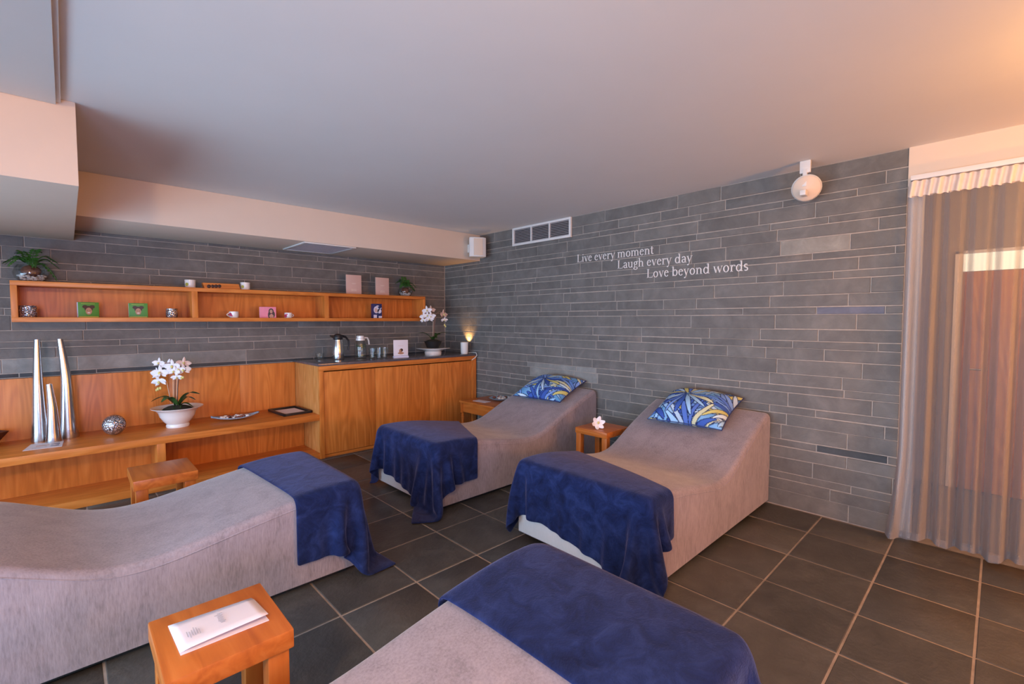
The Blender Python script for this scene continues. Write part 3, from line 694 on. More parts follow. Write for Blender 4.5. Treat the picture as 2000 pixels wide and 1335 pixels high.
# ------------------------------------------------------------------ blankets: cloth settled over the loungers
def drape(lg, wx, wy, cx, cy, rot, skew=0.0, steps=330, h=0.028, z0=0.62, seed=1, crease=0.0):
    _, fx, sgn, ya, yb, Lg = lg
    nx, ny = int(round(wx/h))+1, int(round(wy/h))+1
    u = (np.arange(nx)-(nx-1)/2)*h; v = (np.arange(ny)-(ny-1)/2)*h
    U, V = np.meshgrid(u, v, indexing='ij'); c, s = math.cos(rot), math.sin(rot)
    P = np.stack([cx+U*c-V*s, cy+U*s+V*c, np.full_like(U, z0)], -1)
    wgt = 0.35+0.65*(U-U.min())/(U.max()-U.min())
    P[..., 0] += skew*wgt*(np.clip(P[..., 1], ya, yb)-(ya+yb)/2)
    P0 = P.copy()
    rg = np.random.RandomState(seed); P[..., 2] += rg.uniform(0, 0.004, U.shape)
    if crease:
        P[..., 2] += crease*np.sin(U*11+V*7+seed)*np.sin(V*9-U*4)
    Vv = np.zeros_like(P); dt = 1/75.0; mg = 0.016
    def con(p, A, B, rest, k):
        a, b = p[A], p[B]; d = b-a; l = np.sqrt((d*d).sum(-1, keepdims=True))+1e-9
        q = d*(k*0.5*(l-rest)/l); p[A] = a+q; p[B] = b-q
    sl = slice; cs = []
    for par in (0, 1):
        ni = (nx-par)//2; nj = (ny-par)//2
        cs.append(((sl(par, par+2*ni, 2),), (sl(par+1, par+2*ni, 2),), h, 1.0))
        cs.append(((sl(None), sl(par, par+2*nj, 2)), (sl(None), sl(par+1, par+2*nj, 2)), h, 1.0))
    for par in (0, 1):
        ni = (nx-par)//2
        cs.append(((sl(par, par+2*ni, 2), sl(0, ny-1)), (sl(par+1, par+2*ni, 2), sl(1, ny)), h*1.41421, 0.35))
        cs.append(((sl(par, par+2*ni, 2), sl(1, ny)), (sl(par+1, par+2*ni, 2), sl(0, ny-1)), h*1.41421, 0.35))
    for st in range(0, 3):
        n3 = len(range(st, nx-2, 3)); cs.append(((sl(st, st+3*n3, 3),), (sl(st+2, st+2+3*n3, 3),), 2*h, 0.06))
        n3 = len(range(st, ny-2, 3)); cs.append(((sl(None), sl(st, st+3*n3, 3)), (sl(None), sl(st+2, st+2+3*n3, 3)), 2*h, 0.06))
    cs = [(A, B, np.sqrt(((P0[B]-P0[A])**2).sum(-1, keepdims=True)), kk) for A, B, r, kk in cs]
    for k in range(steps):
        Vv[..., 2] -= 9.81*dt; Vv *= 0.985
        prev = P.copy(); P = P+Vv*dt
        for it in range(7):
            for A, B, r, kk in cs: con(P, A, B, r, kk)
            t = sgn*(P[..., 0]-fx)
            top = prof(np.clip(t/Lg, 0, 1)); d1 = t+mg; dn = P[..., 1]-(ya-mg); df = (yb+mg)-P[..., 1]; dz = top+mg-P[..., 2]
            # rounded arrises
            e = np.minimum(np.minimum(d1, dn), df); r = 0.034
            dz = dz-np.where(e < r, r-np.sqrt(np.maximum(0, r*r-(r-np.clip(e, 0, r))**2)), 0)
            ins = (d1 > 0) & (dn > 0) & (df > 0) & (dz > 0)
            D = np.stack([d1, dn, df, dz], -1); w = D.argmin(-1)
            for ax, idx, sg in ((0, 0, -sgn), (1, 1, -1), (1, 2, 1), (2, 3, 1)):
                hit = ins & (w == idx)
                P[..., ax] = np.where(hit, P[..., ax]+sg*D[..., idx], P[..., ax])
                fr = 0.75 if idx == 3 else 0.3
                for oa in range(3):
                    if oa != ax: P[..., oa] = np.where(hit, P[..., oa]-(P[..., oa]-prev[..., oa])*fr, P[..., oa])
            fl = P[..., 2] < 0.012
            P[..., 2] = np.where(fl, 0.012, P[..., 2])
        Vv = (P-prev)/dt
        sp = np.sqrt((Vv*Vv).sum(-1, keepdims=True)); Vv *= np.minimum(1, 2.5/np.maximum(sp, 1e-6))
    return P
def blanket(label, lg, **kw):
    P = drape(lg, **kw); nx, ny = P.shape[:2]
    o = Vector((float(P[..., 0].mean()), float(P[..., 1].mean()), 0.0))
    m = MB(); m.add([(p[0]-o.x, p[1]-o.y, p[2]) for p in P.reshape(-1, 3).tolist()],
                    [(i*ny+j, (i+1)*ny+j, (i+1)*ny+j+1, i*ny+j+1) for i in range(nx-1) for j in range(ny-1)])
    b = obj('throw_blanket', m, M['fleece'], None, o, ang=180)
    sd = b.modifiers.new('thickness', 'SOLIDIFY'); sd.thickness = 0.011; sd.offset = 0.0
    sb = b.modifiers.new('smooth', 'SUBSURF'); sb.levels = 1; sb.render_levels = 2
    tag(b, label, 'blanket', 'navy fleece throws')
blanket('navy fleece throw on the far lounger beside the sideboard', LG[0], wx=1.02, wy=1.46, cx=-1.82, cy=-2.18, rot=0.0, skew=0.56, seed=3)
blanket('navy fleece throw on the lounger nearest the curtain', LG[1], wx=0.78, wy=1.42, cx=-1.73, cy=-3.735, rot=0.0, skew=0.40, seed=5)
blanket('navy fleece throw over the foot of the left lounger by the bench', LG[2], wx=0.76, wy=1.46, cx=-2.71, cy=-2.52, rot=math.radians(3), seed=8)
blanket('navy fleece throw on the foreground lounger at the bottom edge', LG[3], wx=0.98, wy=1.42, cx=-2.49, cy=-4.56, rot=math.radians(0), seed=12, crease=0.02)

# ------------------------------------------------------------------ patterned cushions
def leaf_colours(P, seed):
    rg = np.random.RandomState(seed); n = len(P)
    base = np.array([0.20, 0.42, 0.72]); col = np.tile(base, (n, 1))
    col += (0.16*np.sin(P[:, :1]*9+seed)*np.cos(P[:, 1:]*7))*np.array([0.6, 0.7, 0.8])
    pal = [(0.62, 0.58, 0.20), (0.10, 0.20, 0.62), (0.34, 0.58, 0.86), (0.66, 0.68, 0.45), (0.04, 0.09, 0.38), (0.60, 0.76, 0.88), (0.05, 0.12, 0.46), (0.20, 0.36, 0.78), (0.46, 0.62, 0.80), (0.12, 0.26, 0.66)]
    hubs = [((-0.12, 0.42), 0.0), ((1.05, 0.95), 0.6), ((0.45, -0.1), 0.3), ((0.62, 0.62), 0.9)]
    leaves = [(rg.uniform(-.1, 1.1), rg.uniform(-.1, 1.1), rg.uniform(0, 2*PI), rg.uniform(0.25, 0.45), rg.uniform(0.02, 0.034), rg.uniform(-.5, .5), pal[rg.randint(len(pal))]) for i in range(80)]
    for (hx, hy), ph in hubs:
        k = 17
        for i in range(k):
            a = 2*PI*i/k+ph+rg.uniform(-.08, .08); leaves.append((hx, hy, a, rg.uniform(0.35, 0.62), rg.uniform(0.022, 0.036), rg.uniform(-0.5, 0.5), pal[rg.randint(len(pal))]))
    for hx, hy, a, ln, wd, cv, c in leaves:
        d = P-np.array([hx, hy]); s = d[:, 0]*math.cos(a)+d[:, 1]*math.sin(a); q = -d[:, 0]*math.sin(a)+d[:, 1]*math.cos(a)
        tt = s/ln; q = q-cv*ln*0.35*tt*tt
        wv = wd*np.sqrt(np.clip(np.sin(PI*np.clip(tt, 0, 1)), 0, 1))*1.15
        ins = (tt > 0.04) & (tt < 1.0)
        edge = ins & (np.abs(q) < wv+0.007); body = ins & (np.abs(q) < wv-0.004)
        col[edge] = (0.012, 0.025, 0.10)
        shade = np.clip(0.8+0.35*tt, 0.6, 1.2)[:, None]
        col[body] = (np.array(c)*shade)[body]
    return np.clip(col, 0.005, 0.95)
def cushion(label, loc, rot, a, b, th, seed):
    n = 130; vs = []; uv = []; fs = []
    for side in (1, -1):
        for i in range(n+1):
            for j in range(n+1):
                u, v = -1+2*i/n, -1+2*j/n
                pin = 0.085
                x = a*u*(1-pin*(1-v*v)*abs(u)**4*0.8); y = b*v*(1-pin*(1-u*u)*abs(v)**4*0.8)
                f = max(0.0, (1-u**4)*(1-v**4))**0.62*(0.72+0.28*math.cos(u*1.2)*math.cos(v*1.2))
                f *= 1+0.05*math.sin(5*u+3*v+seed)+0.03*math.sin(9*v-4*u)
                vs.append((x, y, side*th*f*(1.0 if side > 0 else 0.55))); uv.append(((u+1)/2, (v+1)/2))
    k = (n+1)*(n+1)
    for sd in (0, 1):
        for i in range(n):
            for j in range(n):
                q = (sd*k+i*(n+1)+j, sd*k+(i+1)*(n+1)+j, sd*k+(i+1)*(n+1)+j+1, sd*k+i*(n+1)+j+1); fs.append(q if sd == 0 else q[::-1])
    me = bpy.data.meshes.new('cushion'); me.from_pydata(vs, [], fs); me.materials.append(M['leaf_print'])
    col = leaf_colours(np.array(uv), seed); ca = me.color_attributes.new('col', 'FLOAT_COLOR', 'POINT')
    ca.data.foreach_set('color', np.concatenate([col, np.ones((len(col), 1))], 1).astype(np.float32).ravel())
    me.shade_smooth(); t = bpy.data.objects.new('scatter_cushion', me); C.objects.link(t); t.location = loc; t.rotation_euler = rot
    edge = []
    for u, v in [(-1+2*i/20, -1) for i in range(20)]+[(1, -1+2*i/20) for i in range(20)]+[(1-2*i/20, 1) for i in range(20)]+[(-1, 1-2*i/20) for i in range(21)]:
        pin = 0.085; edge.append((a*u*(1-pin*(1-v*v)*abs(u)**4*0.8), b*v*(1-pin*(1-u*u)*abs(v)**4*0.8), 0))
    obj('piping', MB().tube(edge, 0.004, 6, False), M['navy'], t, label='dark blue piped edge')
    tag(t, label, 'cushion', 'leaf print cushions')
cushion('blue and yellow leaf print cushion on the lounger near the sideboard', (-0.27, -2.20, 0.697), (0, math.radians(-20), math.radians(4)), 0.235, 0.30, 0.092, 4)
cushion('blue and yellow leaf print cushion on the lounger near the curtain', (-0.275, -3.745, 0.700), (0, math.radians(-20), math.radians(3)), 0.25, 0.285, 0.105, 9)

# ------------------------------------------------------------------ curtain
t = thing('sheer_curtain', 'floor length sheer beige curtain gathered on a rail beside the slate wall', 'curtain', (-0.06, -4.965, 0))
LN = 2.1
def fold(y, z):
    k = 0.35+0.65*min(1, (2.2-z)/0.8) if z < 2.2 else 0.3
    return k*(0.032*math.sin(y*62+0.8*math.sin(y*9))+0.014*math.sin(y*113+1.0)+0.018*math.sin(y*19+z*0.5))
def cpt(u, v):
    z = 0.035+(2.155-0.035)*v; y = -LN*u
    fl = max(0, 1-u*12)*max(0, (0.62-z)/0.62)**1.5
    return (fold(y, z)-0.05*fl, y+0.05*fl, z+0.012*math.sin(y*33)*(1-v))
obj('voile_panel', MB().grid(cpt, 420, 30), M['sheer'], t, ang=180)
obj('hem', MB().grid(lambda u, v: tuple(Vector(cpt(u, v*0.022))+Vector((-0.003, 0, 0))), 420, 2), M['sheer'], t, ang=180)
def tp(u, v):
    y = -LN*u; return (-0.004+0.012*math.sin(y*150+v*2)+0.006*math.sin(y*61), y, 2.15+0.095*v+0.004*math.sin(y*150+1))
obj('header_tape', MB().grid(tp, 420, 4), M['tape'], t, ang=180)
t2 = obj('curtain_rail', MB().box(-0.012, 0.012, -2.3, 0.0, 0, 0.03, 0.003).box(0.0, 0.058, -0.02, 0.0, 0.0, 0.03), M['white'], None, (-0.055, -4.975, 2.252))
tag(t2, 'thin white curtain rail on the lintel above the sheer curtain', 'rail')

# ------------------------------------------------------------------ plants
def strap_leaf(path, wd, cup=0.25):
    n = len(path)-1; P = [Vector(p) for p in path]; m = MB(); vs = []
    for i, p in enumerate(P):
        tg = (P[min(i+1, n)]-P[max(i-1, 0)]).normalized(); sd = tg.cross(Vector((0, 0, 1)))
        sd = sd.normalized() if sd.length > 1e-4 else Vector((1, 0, 0)); nm = sd.cross(tg)
        w = wd*math.sin(PI*min(0.97, 0.12+0.86*i/n))**0.7
        for q in (-1, -0.5, 0, 0.5, 1): vs.append(tuple(p+sd*(w*q)+nm*(cup*w*q*q)))
    return m.add(vs, [(i*5+j, (i+1)*5+j, (i+1)*5+j+1, i*5+j+1) for i in range(n) for j in range(4)])
def arcpath(c, ang, reach, rise, drop, n=10):
    return [(c[0]+math.cos(ang)*reach*s, c[1]+math.sin(ang)*reach*s, c[2]+rise*math.sin(PI*0.5*min(1, s*1.5))-drop*s*s) for s in [i/n for i in range(n+1)]]
def flower(parent, pos, face, size, mat):
    q = Vector(face).to_track_quat('Z', 'Y').to_matrix().to_4x4(); m = MB(); m.T = Matrix.Translation(pos) @ q @ Matrix.Rotation(random.uniform(-.3, .3), 4, 'Z')
    for k, (a, ln, w) in enumerate([(0, 1.0, 0.72), (180, 1.0, 0.72), (90, 0.9, 0.42), (215, 0.85, 0.4), (325, 0.85, 0.4)]):
        ca, sa = math.cos(math.radians(a)), math.sin(math.radians(a)); L = size*ln; Wd = size*w
        def fn(u, v, ca=ca, sa=sa, L=L, Wd=Wd):
            s = 0.08+0.92*u; wdt = Wd*0.5*math.sin(PI*min(0.96, 0.18+0.78*u))**0.75; q = (v*2-1)*wdt
            x = s*L; z = 0.22*L*u*u*0.6-0.10*L*(v*2-1)**2
            return (x*ca-q*sa, x*sa+q*ca, z)
        m.grid(fn, 5, 4)
    m.mat(1).blob((0, -size*0.08, size*0.12), size*0.16, size*0.2, size*0.16)
    obj('flower', m, [mat, M['lip']], parent, ang=180)
def orchid_top(t, base, stems, flowers, leaves, stakes):
    for st in stems: obj('stem', MB().tube(st, 0.0045, 6), M['stem'], t)
    for st in stakes: obj('stake', MB().tube(st, 0.003, 6), M['wire'], t)
    for ang, reach, rise, drop, w in leaves: obj('leaf', strap_leaf(arcpath(base, ang, reach, rise, drop), w), M['leaf'], t, ang=180)
    for pos, face, s, mt in flowers: flower(t, pos, face, s*1.22, mt)
CAMD = (-0.55, -0.8, 0.05)
t = thing('potted_orchid', 'white orchid in a wide rimmed white bowl on the bench', 'plant', (-3.15, -0.32, 0.45))
obj('bowl', MB().lathe([(0, 0), (0.085, 0), (0.088, 0.018), (0.082, 0.03), (0.105, 0.055), (0.132, 0.10), (0.142, 0.135), (0.165, 0.16), (0.193, 0.172), (0.196, 0.178), (0.186, 0.177), (0.155, 0.165), (0.13, 0.135), (0.10, 0.10), (0.0, 0.09)], 48), M['ceramic'], t)
obj('moss', MB().blob((0.0, 0.0, 0.13), 0.125, 0.125, 0.065, 20, 10), M['moss'], t)
rx = Vector((0.723, -0.69, 0))          # sideways as seen from the room
def sp(a, b, z): return tuple(rx*a+Vector((-0.69, -0.723, 0))*b+Vector((0, 0, z)))
orchid_top(t, (0, 0, 0.17),
    [[sp(-0.02, 0, 0.17), sp(-0.015, 0, 0.35), sp(-0.005, 0, 0.50), sp(-0.03, 0.02, 0.57), sp(-0.08, 0.04, 0.57), sp(-0.125, 0.05, 0.49)],
     [sp(0.0, 0, 0.17), sp(0.01, 0, 0.35), sp(0.03, 0, 0.48), sp(0.06, 0.01, 0.55), sp(0.10, 0.02, 0.50)]],
    [(sp(-0.115, 0.05, 0.575), CAMD, 0.042, M['petal']), (sp(-0.10, 0.06, 0.49), CAMD, 0.06, M['petal']), (sp(-0.14, 0.05, 0.475), (-0.9, -0.4, 0.1), 0.052, M['petal']), (sp(-0.11, 0.06, 0.41), (-0.6, -0.6, -0.4), 0.058, M['petal']),
     (sp(-0.05, 0.03, 0.555), (-0.3, -0.9, 0.3), 0.05, M['petal']), (sp(-0.005, 0.04, 0.545), CAMD, 0.055, M['petal']), (sp(0.015, 0.05, 0.50), CAMD, 0.045, M['petal']),
     (sp(0.07, 0.0, 0.57), (-0.1, -0.9, 0.2), 0.048, M['petal_pink']), (sp(0.08, 0.02, 0.51), CAMD, 0.055, M['petal_pink']), (sp(0.045, 0.03, 0.515), (-0.5, -0.8, 0.1), 0.045, M['petal']), (sp(0.025, 0.03, 0.445), (-0.4, -0.8, -0.3), 0.038, M['petal'])],
    [(2.6, 0.20, 0.12, 0.06, 0.035), (-2.6, 0.14, 0.12, 0.05, 0.035), (-0.75, 0.20, 0.14, 0.02, 0.034), (0.5, 0.17, 0.10, 0.06, 0.03), (-1.7, 0.12, 0.03, 0.06, 0.028), (-0.3, 0.12, 0.05, 0.06, 0.028)],
    [[sp(-0.028, 0.01, 0.17), sp(-0.02, 0.01, 0.46)], [sp(0.0, 0.012, 0.17), sp(0.018, 0.012, 0.45)], [sp(-0.062, 0.0, 0.25), sp(-0.072, 0.02, 0.40)]])
obj('bud', MB().blob(sp(-0.12, 0.06, 0.345), 0.011, 0.011, 0.016).blob(sp(-0.10, 0.06, 0.352), 0.009, 0.009, 0.014).blob(sp(-0.135, 0.06, 0.335), 0.008, 0.008, 0.012), M['lip'], t)
obj('bud', MB().blob(sp(0.075, 0.04, 0.44), 0.009, 0.009, 0.013).blob(sp(0.09, 0.04, 0.445), 0.008, 0.008, 0.012), M['lip'], t)
# pedestal dish and orchid on the countertop
CT = CH+0.026
px_, py_ = -0.50, -0.44
o = obj('pedestal_dish', MB().lathe([(0, 0), (0.105, 0), (0.108, 0.03), (0.10, 0.04), (0.125, 0.05), (0.15, 0.062), (0.21, 0.078), (0.212, 0.084), (0.20, 0.086), (0.0, 0.078)], 48), M['ceramic'], None, (px_, py_, CT))
tag(o, 'flat white pedestal dish under the orchid on the countertop', 'dish')
t = thing('potted_orchid', 'white orchid in a black pot on the pedestal dish in the corner', 'plant', (px_, py_, CT+0.0875))
obj('pot', MB().lathe([(0, 0), (0.08, 0), (0.11, 0.075), (0.112, 0.082), (0.10, 0.08), (0.0, 0.07)], 32), M['black'], t)
obj('moss', MB().blob((0, 0, 0.075), 0.095, 0.095, 0.03, 16, 8), M['moss'], t)
orchid_top(t, (0, 0, 0.09),
    [[sp(0.0, 0, 0.09), sp(0.005, 0, 0.25), sp(0.02, 0, 0.36), sp(0.015, 0.01, 0.43), sp(-0.03, 0.03, 0.47), sp(-0.085, 0.04, 0.42)],
     [sp(0.01, 0, 0.09), sp(0.02, 0, 0.28), sp(0.04, 0, 0.42), sp(0.085, 0.0, 0.46), sp(0.13, 0.0, 0.42), sp(0.15, 0.0, 0.33)]],
    [(sp(-0.065, 0.04, 0.47), CAMD, 0.052, M['petal']), (sp(-0.10, 0.04, 0.40), CAMD, 0.05, M['petal']), (sp(-0.06, 0.05, 0.405), CAMD, 0.048, M['petal']), (sp(-0.02, 0.03, 0.40), CAMD, 0.052, M['petal']), (sp(-0.035, 0.04, 0.36), (-0.5, -0.8, -0.3), 0.045, M['petal']),
     (sp(-0.02, 0.0, 0.48), (-0.2, -0.9, 0.3), 0.048, M['petal_pink']), (sp(-0.11, 0.05, 0.345), (-0.8, -0.5, -0.2), 0.035, M['petal']), (sp(0.14, 0.02, 0.42), (0.2, -0.95, 0.1), 0.055, M['petal_pink']), (sp(0.15, 0.03, 0.35), (-0.1, -0.8, -0.5), 0.04, M['petal'])],
    [(2.5, 0.20, 0.10, 0.01, 0.03), (-0.9, 0.20, 0.10, 0.0, 0.03), (0.3, 0.14, 0.10, 0.03, 0.03), (-2.4, 0.11, 0.06, 0.03, 0.028), (-1.7, 0.10, 0.06, 0.03, 0.026)],
    [[sp(0.0, 0.008, 0.09), sp(0.005, 0.008, 0.33)]])
obj('bud', MB().blob(sp(0.152, 0.03, 0.285), 0.010, 0.010, 0.016).blob(sp(0.165, 0.03, 0.268), 0.008, 0.008, 0.013), M['lip'], t)

def frond(base, ang, reach, rise, drop, n=11):
    m = MB(); path = [Vector(p) for p in arcpath(base, ang, reach, rise, drop, n)]
    m.tube(path, 0.0022, 5)
    for i in range(2, n+1):
        tg = (path[i]-path[i-1]).normalized(); sd = tg.cross(Vector((0, 0, 1))).normalized()
        for q in (-1, 1):
            ln = 0.045*math.sin(PI*min(0.95, 0.25+0.62*i/n)); d = (sd*q+tg*0.55+Vector((0, 0, -0.25))).normalized(); w = tg*0.012
            p = path[i]; m.add([tuple(p), tuple(p+d*ln*0.5+w), tuple(p+d*ln), tuple(p+d*ln*0.5-w)], [(0, 1, 2, 3)])
    return m
def fern_bowl(loc, s, label, angs):
    t = thing('potted_fern', label, 'plant', loc, 0, 'ferns in glass bowls')
    obj('glass_bowl', MB().lathe([(0.0, 0.0), (0.06*s, 0.0), (0.095*s, 0.03*s), (0.105*s, 0.07*s), (0.09*s, 0.115*s), (0.08*s, 0.13*s), (0.076*s, 0.13*s), (0.086*s, 0.113*s), (0.10*s, 0.07*s), (0.09*s, 0.033*s), (0.058*s, 0.005*s), (0.0, 0.005*s)], 32), M['glass'], t)
    m = MB(); rg = random.Random(5)
    for k in range(110):
        a = rg.uniform(0, 2*PI); z = rg.uniform(0.012, 0.052)*s; r = math.sqrt(rg.random())*(0.05+0.62*z/s)*s*0.98
        q = rg.uniform(0.007, 0.011)*s; m.blob((r*math.cos(a), r*math.sin(a), z), q*1.2, q, q*0.8, 6, 4)
    o = obj('pebbles', m, M['pebble'], t); o['kind'] = 'stuff'
    obj('root_ball', MB().blob((0, 0, 0.085*s), 0.058*s, 0.058*s, 0.045*s, 16, 10), M['root'], t)
    for a, rc, ri, dr in angs: obj('frond', frond((0, 0, 0.115*s), a, rc*s, ri*s, dr*s), M['fern'], t, ang=180)
fern_bowl((-4.03, -0.145, Z1), 1.0, 'fern in a glass bowl at the left end of the wall shelf', [(2.9, 0.15, 0.09, 0.06), (-2.5, 0.14, 0.10, 0.10), (-0.6, 0.17, 0.07, 0.16), (-0.2, 0.16, 0.10, 0.10), (0.2, 0.15, 0.12, 0.07), (-1.4, 0.12, 0.10, 0.10), (2.4, 0.10, 0.13, 0.02), (1.0, 0.09, 0.15, 0.02), (-3.1, 0.13, 0.11, 0.09)])
fern_bowl((-0.72, -0.155, Z1), 0.88, 'fern in a glass bowl at the right end of the wall shelf', [(2.9, 0.14, 0.12, 0.05), (-2.6, 0.14, 0.10, 0.09), (-0.5, 0.15, 0.11, 0.09), (0.1, 0.16, 0.09, 0.11), (0.6, 0.10, 0.13, 0.02), (-1.5, 0.11, 0.11, 0.08), (1.6, 0.06, 0.16, 0.0), (2.2, 0.10, 0.14, 0.03)])

# ------------------------------------------------------------------ things on and in the wall shelf
ZI = Z0+TK
def cup(x, y, z, r, h, label, group, spots=None, mats=None, side=1):
    t = thing('mug', label, 'mug', (x, y, z), 0, group)
    m = MB().lathe([(0, 0), (r*0.82, 0), (r*0.9, h*0.08), (r, h*0.45), (r*0.98, h), (r*0.90, h), (r*0.9, h*0.2), (0, h*0.1)], 28)
    obj('body', m, M['ceramic'], t)
    obj('handle', MB().tube([(side*(r*0.92+r*0.5*math.sin(PI*i/8)), 0, h*(0.22+0.56*i/8)) for i in range(9)], r*0.10, 6), M['ceramic'], t)
    if spots:
        m = MB()
        for a, zz, q in spots:
            n = Vector((math.cos(a), math.sin(a), 0)); u = Vector((-math.sin(a), math.cos(a), 0))
            for k in range(5):
                b = 2*PI*k/5; m.disc(n*(r*1.012)+u*(q*0.6*math.cos(b))+Vector((0, 0, zz+q*0.6*math.sin(b))), q*0.5, q*0.5, u, (0, 0, 1), 8)
        obj('flower_print', m, M['magenta'], t, label='magenta flower print')
def jar(x, y, z, r, h, label):
    t = thing('jar', label, 'jar', (x, y, z), 0, 'white jars on top of the shelf')
    obj('body', MB().lathe([(0, 0), (r*0.86, 0), (r*0.95, h*0.06), (r, h*0.5), (r, h*0.84), (0, h*0.84)], 28), M['ceramic'], t)
    obj('lid', MB().lathe([(0, h*0.84), (r*1.03, h*0.84), (r*1.03, h*0.98), (r*0.95, h), (0, h)], 28), M['ceramic'], t)
    m = MB().mat(0)
    obj('label_print', MB().disc((-r*0.715, -r*0.715, h*0.42), r*0.35, h*0.2, (0.7, -0.7, 0), (0, 0, 1), 12), M['yellow'], t)
jar(-3.0, -0.175, Z1, 0.043, 0.075, 'white lidded jar on the shelf, left of the wooden name block')
jar(-2.545, -0.185, Z1, 0.043, 0.075, 'white lidded jar on the shelf, right of the wooden name block')
t = thing('wooden_block', 'low wooden block with dark raised marks lying on the shelf between two jars', 'block', (-2.745, -0.19, Z1))
obj('body', MB().prism([(-0.15, 0), (0.15, 0), (0.135, 0.052), (-0.165, 0.052)], -0.03, 0.03, 'xz'), WOOD['x'], t)
m = MB()
for k, (xx, q) in enumerate(((-0.115, 0.017), (-0.085, 0.013), (-0.058, 0.018), (-0.03, 0.016))): m.blob((xx, -0.031, 0.020+0.002*k), q, 0.002, 0.017, 10, 6)
obj('dark_marks', m, M['hair'], t, label='row of dark round marks')
def card(x, y, z, w, h, lean, rz, label):
    t = thing('display_card', label, 'card', (x, y, z), rz, 'pink display cards on top of the shelf')
    o = obj('board', MB().box(-w/2, w/2, -0.006, 0.006, 0, h, 0.001), M['pink_card'], t)
    m = MB()
    for k, (ww, zz) in enumerate(((0.05, 0.56), (0.035, 0.53), (0.06, 0.25), (0.055, 0.21), (0.06, 0.17))): m.box(-w*ww*3, w*ww*3, -0.0072, -0.006, h*zz, h*zz+0.004)
    obj('print', m, M['tape'], t)
card(-1.41, -0.17, Z1, 0.185, 0.225, 0, 0.0, 'blank pink display card on the shelf, the left one of two')
card(-1.05, -0.175, Z1, 0.18, 0.215, 0, 0.05, 'blank pink display card on the shelf, nearest the right fern')
def candle(x, y, z, r, h, label):
    t = thing('candle_holder', label, 'candle holder', (x, y, z), 0, 'mirror mosaic candle holders')
    obj('body', MB().lathe([(0, 0), (r*0.85, 0), (r*0.98, h*0.1), (r, h*0.5), (r*0.96, h), (r*0.86, h), (r*0.86, h*0.2), (0, h*0.15)], 28), M['mosaic'], t)
    obj('candle', MB().lathe([(0, h*0.15), (r*0.8, h*0.15), (r*0.8, h*0.62), (0, h*0.62)], 20), M['ceramic'], t)
candle(-4.055, -0.20, ZI, 0.052, 0.09, 'mirror mosaic candle holder in the left end of the shelf')
candle(-3.15, -0.195, ZI, 0.045, 0.082, 'mirror mosaic candle holder next to the shelf divider')
def green_box(x, y, label, rz):
    w, h, d = 0.13, 0.125, 0.045
    t = thing('gift_box', label, 'box', (x, y, ZI), rz, 'green boxes with a smiling face')
    obj('carton', MB().box(-w/2, w/2, -d/2, d/2, 0, h, 0.001), M['green_box'], t)
    obj('side_flap', MB().box(-w/2-0.001, -w/2, -d/2+0.001, d/2-0.001, 0.001, h-0.001), M['lilac'], t, label='white side of the box')
    yf = -d/2-0.0008; U, V = (1, 0, 0), (0, 0, 1); m = MB()
    m.mat(0)
    for xx in (-0.022, 0.022): m.disc((xx, yf, 0.088), 0.017, 0.014, U, V)
    m.disc((0, yf-0.0002, 0.072), 0.027, 0.024, U, V)
    m.mat(1).disc((0, yf-0.0005, 0.052), 0.020, 0.029, U, V)
    m.mat(0).disc((-0.008, yf-0.0008, 0.058), 0.005, 0.0018, U, V, 8); m.disc((0.008, yf-0.0008, 0.058), 0.005, 0.0018, U, V, 8)
    m.mat(2).disc((0, yf-0.0008, 0.039), 0.010, 0.004, U, V, 10)
    m.mat(3).box(-0.06, 0.06, yf-0.0004, yf+0.0006, 0.002, 0.010)
    m.mat(3).box(-0.045, 0.04, yf-0.0004, yf+0.0006, 0.111, 0.114)
    obj('face_print', m, [M['hair'], M['skin'], M['teeth'], M['yellow']], t)
green_box(-3.71, -0.18, 'green box with a smiling face, nearest the left candle holder', 0.12)
green_box(-3.385, -0.18, 'green box with a smiling face, nearer the shelf divider', -0.12)
cup(-2.655, -0.20, ZI, 0.042, 0.062, 'white mug with magenta flowers left of the pink box', 'flowered white mugs', [(-2.55, 0.033, 0.016), (-2.2, 0.02, 0.007)], side=-1)
cup(-2.15, -0.20, ZI, 0.038, 0.055, 'white mug with magenta flowers right of the pink box', 'flowered white mugs', [(-2.6, 0.022, 0.016), (-2.2, 0.038, 0.008)], side=1)
t = thing('gift_box', 'pink box with a picture of a dark haired woman in the shelf', 'box', (-2.345, -0.19, ZI), -0.28)
obj('carton', MB().box(-0.075, 0.075, -0.035, 0.035, 0, 0.112, 0.001), M['hot_pink'], t)
obj('side_flap', MB().box(-0.076, -0.075, -0.034, 0.034, 0.001, 0.111), M['lilac'], t, label='pale side of the box')
m = MB(); U, V = (1, 0, 0), (0, 0, 1)
m.mat(0).disc((0.03, -0.0358, 0.068), 0.024, 0.03, U, V); m.disc((0.012, -0.0358, 0.03), 0.012, 0.032, U, V); m.disc((0.052, -0.0358, 0.035), 0.012, 0.03, U, V)
m.mat(1).disc((0.03, -0.0361, 0.066), 0.013, 0.019, U, V); m.disc((0.032, -0.0361, 0.018), 0.02, 0.018, U, V)
m.mat(2).disc((0.031, -0.0364, 0.056), 0.006, 0.002, U, V, 8)
obj('portrait_print', m, [M['hair'], M['skin'], M['magenta']], t)
t = thing('product_box', 'narrow navy and white upright box in the right shelf bay', 'box', (-1.135, -0.185, ZI), 0.0)
obj('carton', MB().box(-0.055, 0.055, -0.03, 0.03, 0, 0.172, 0.001), M['navy'], t)
m = MB(); yf = -0.0308
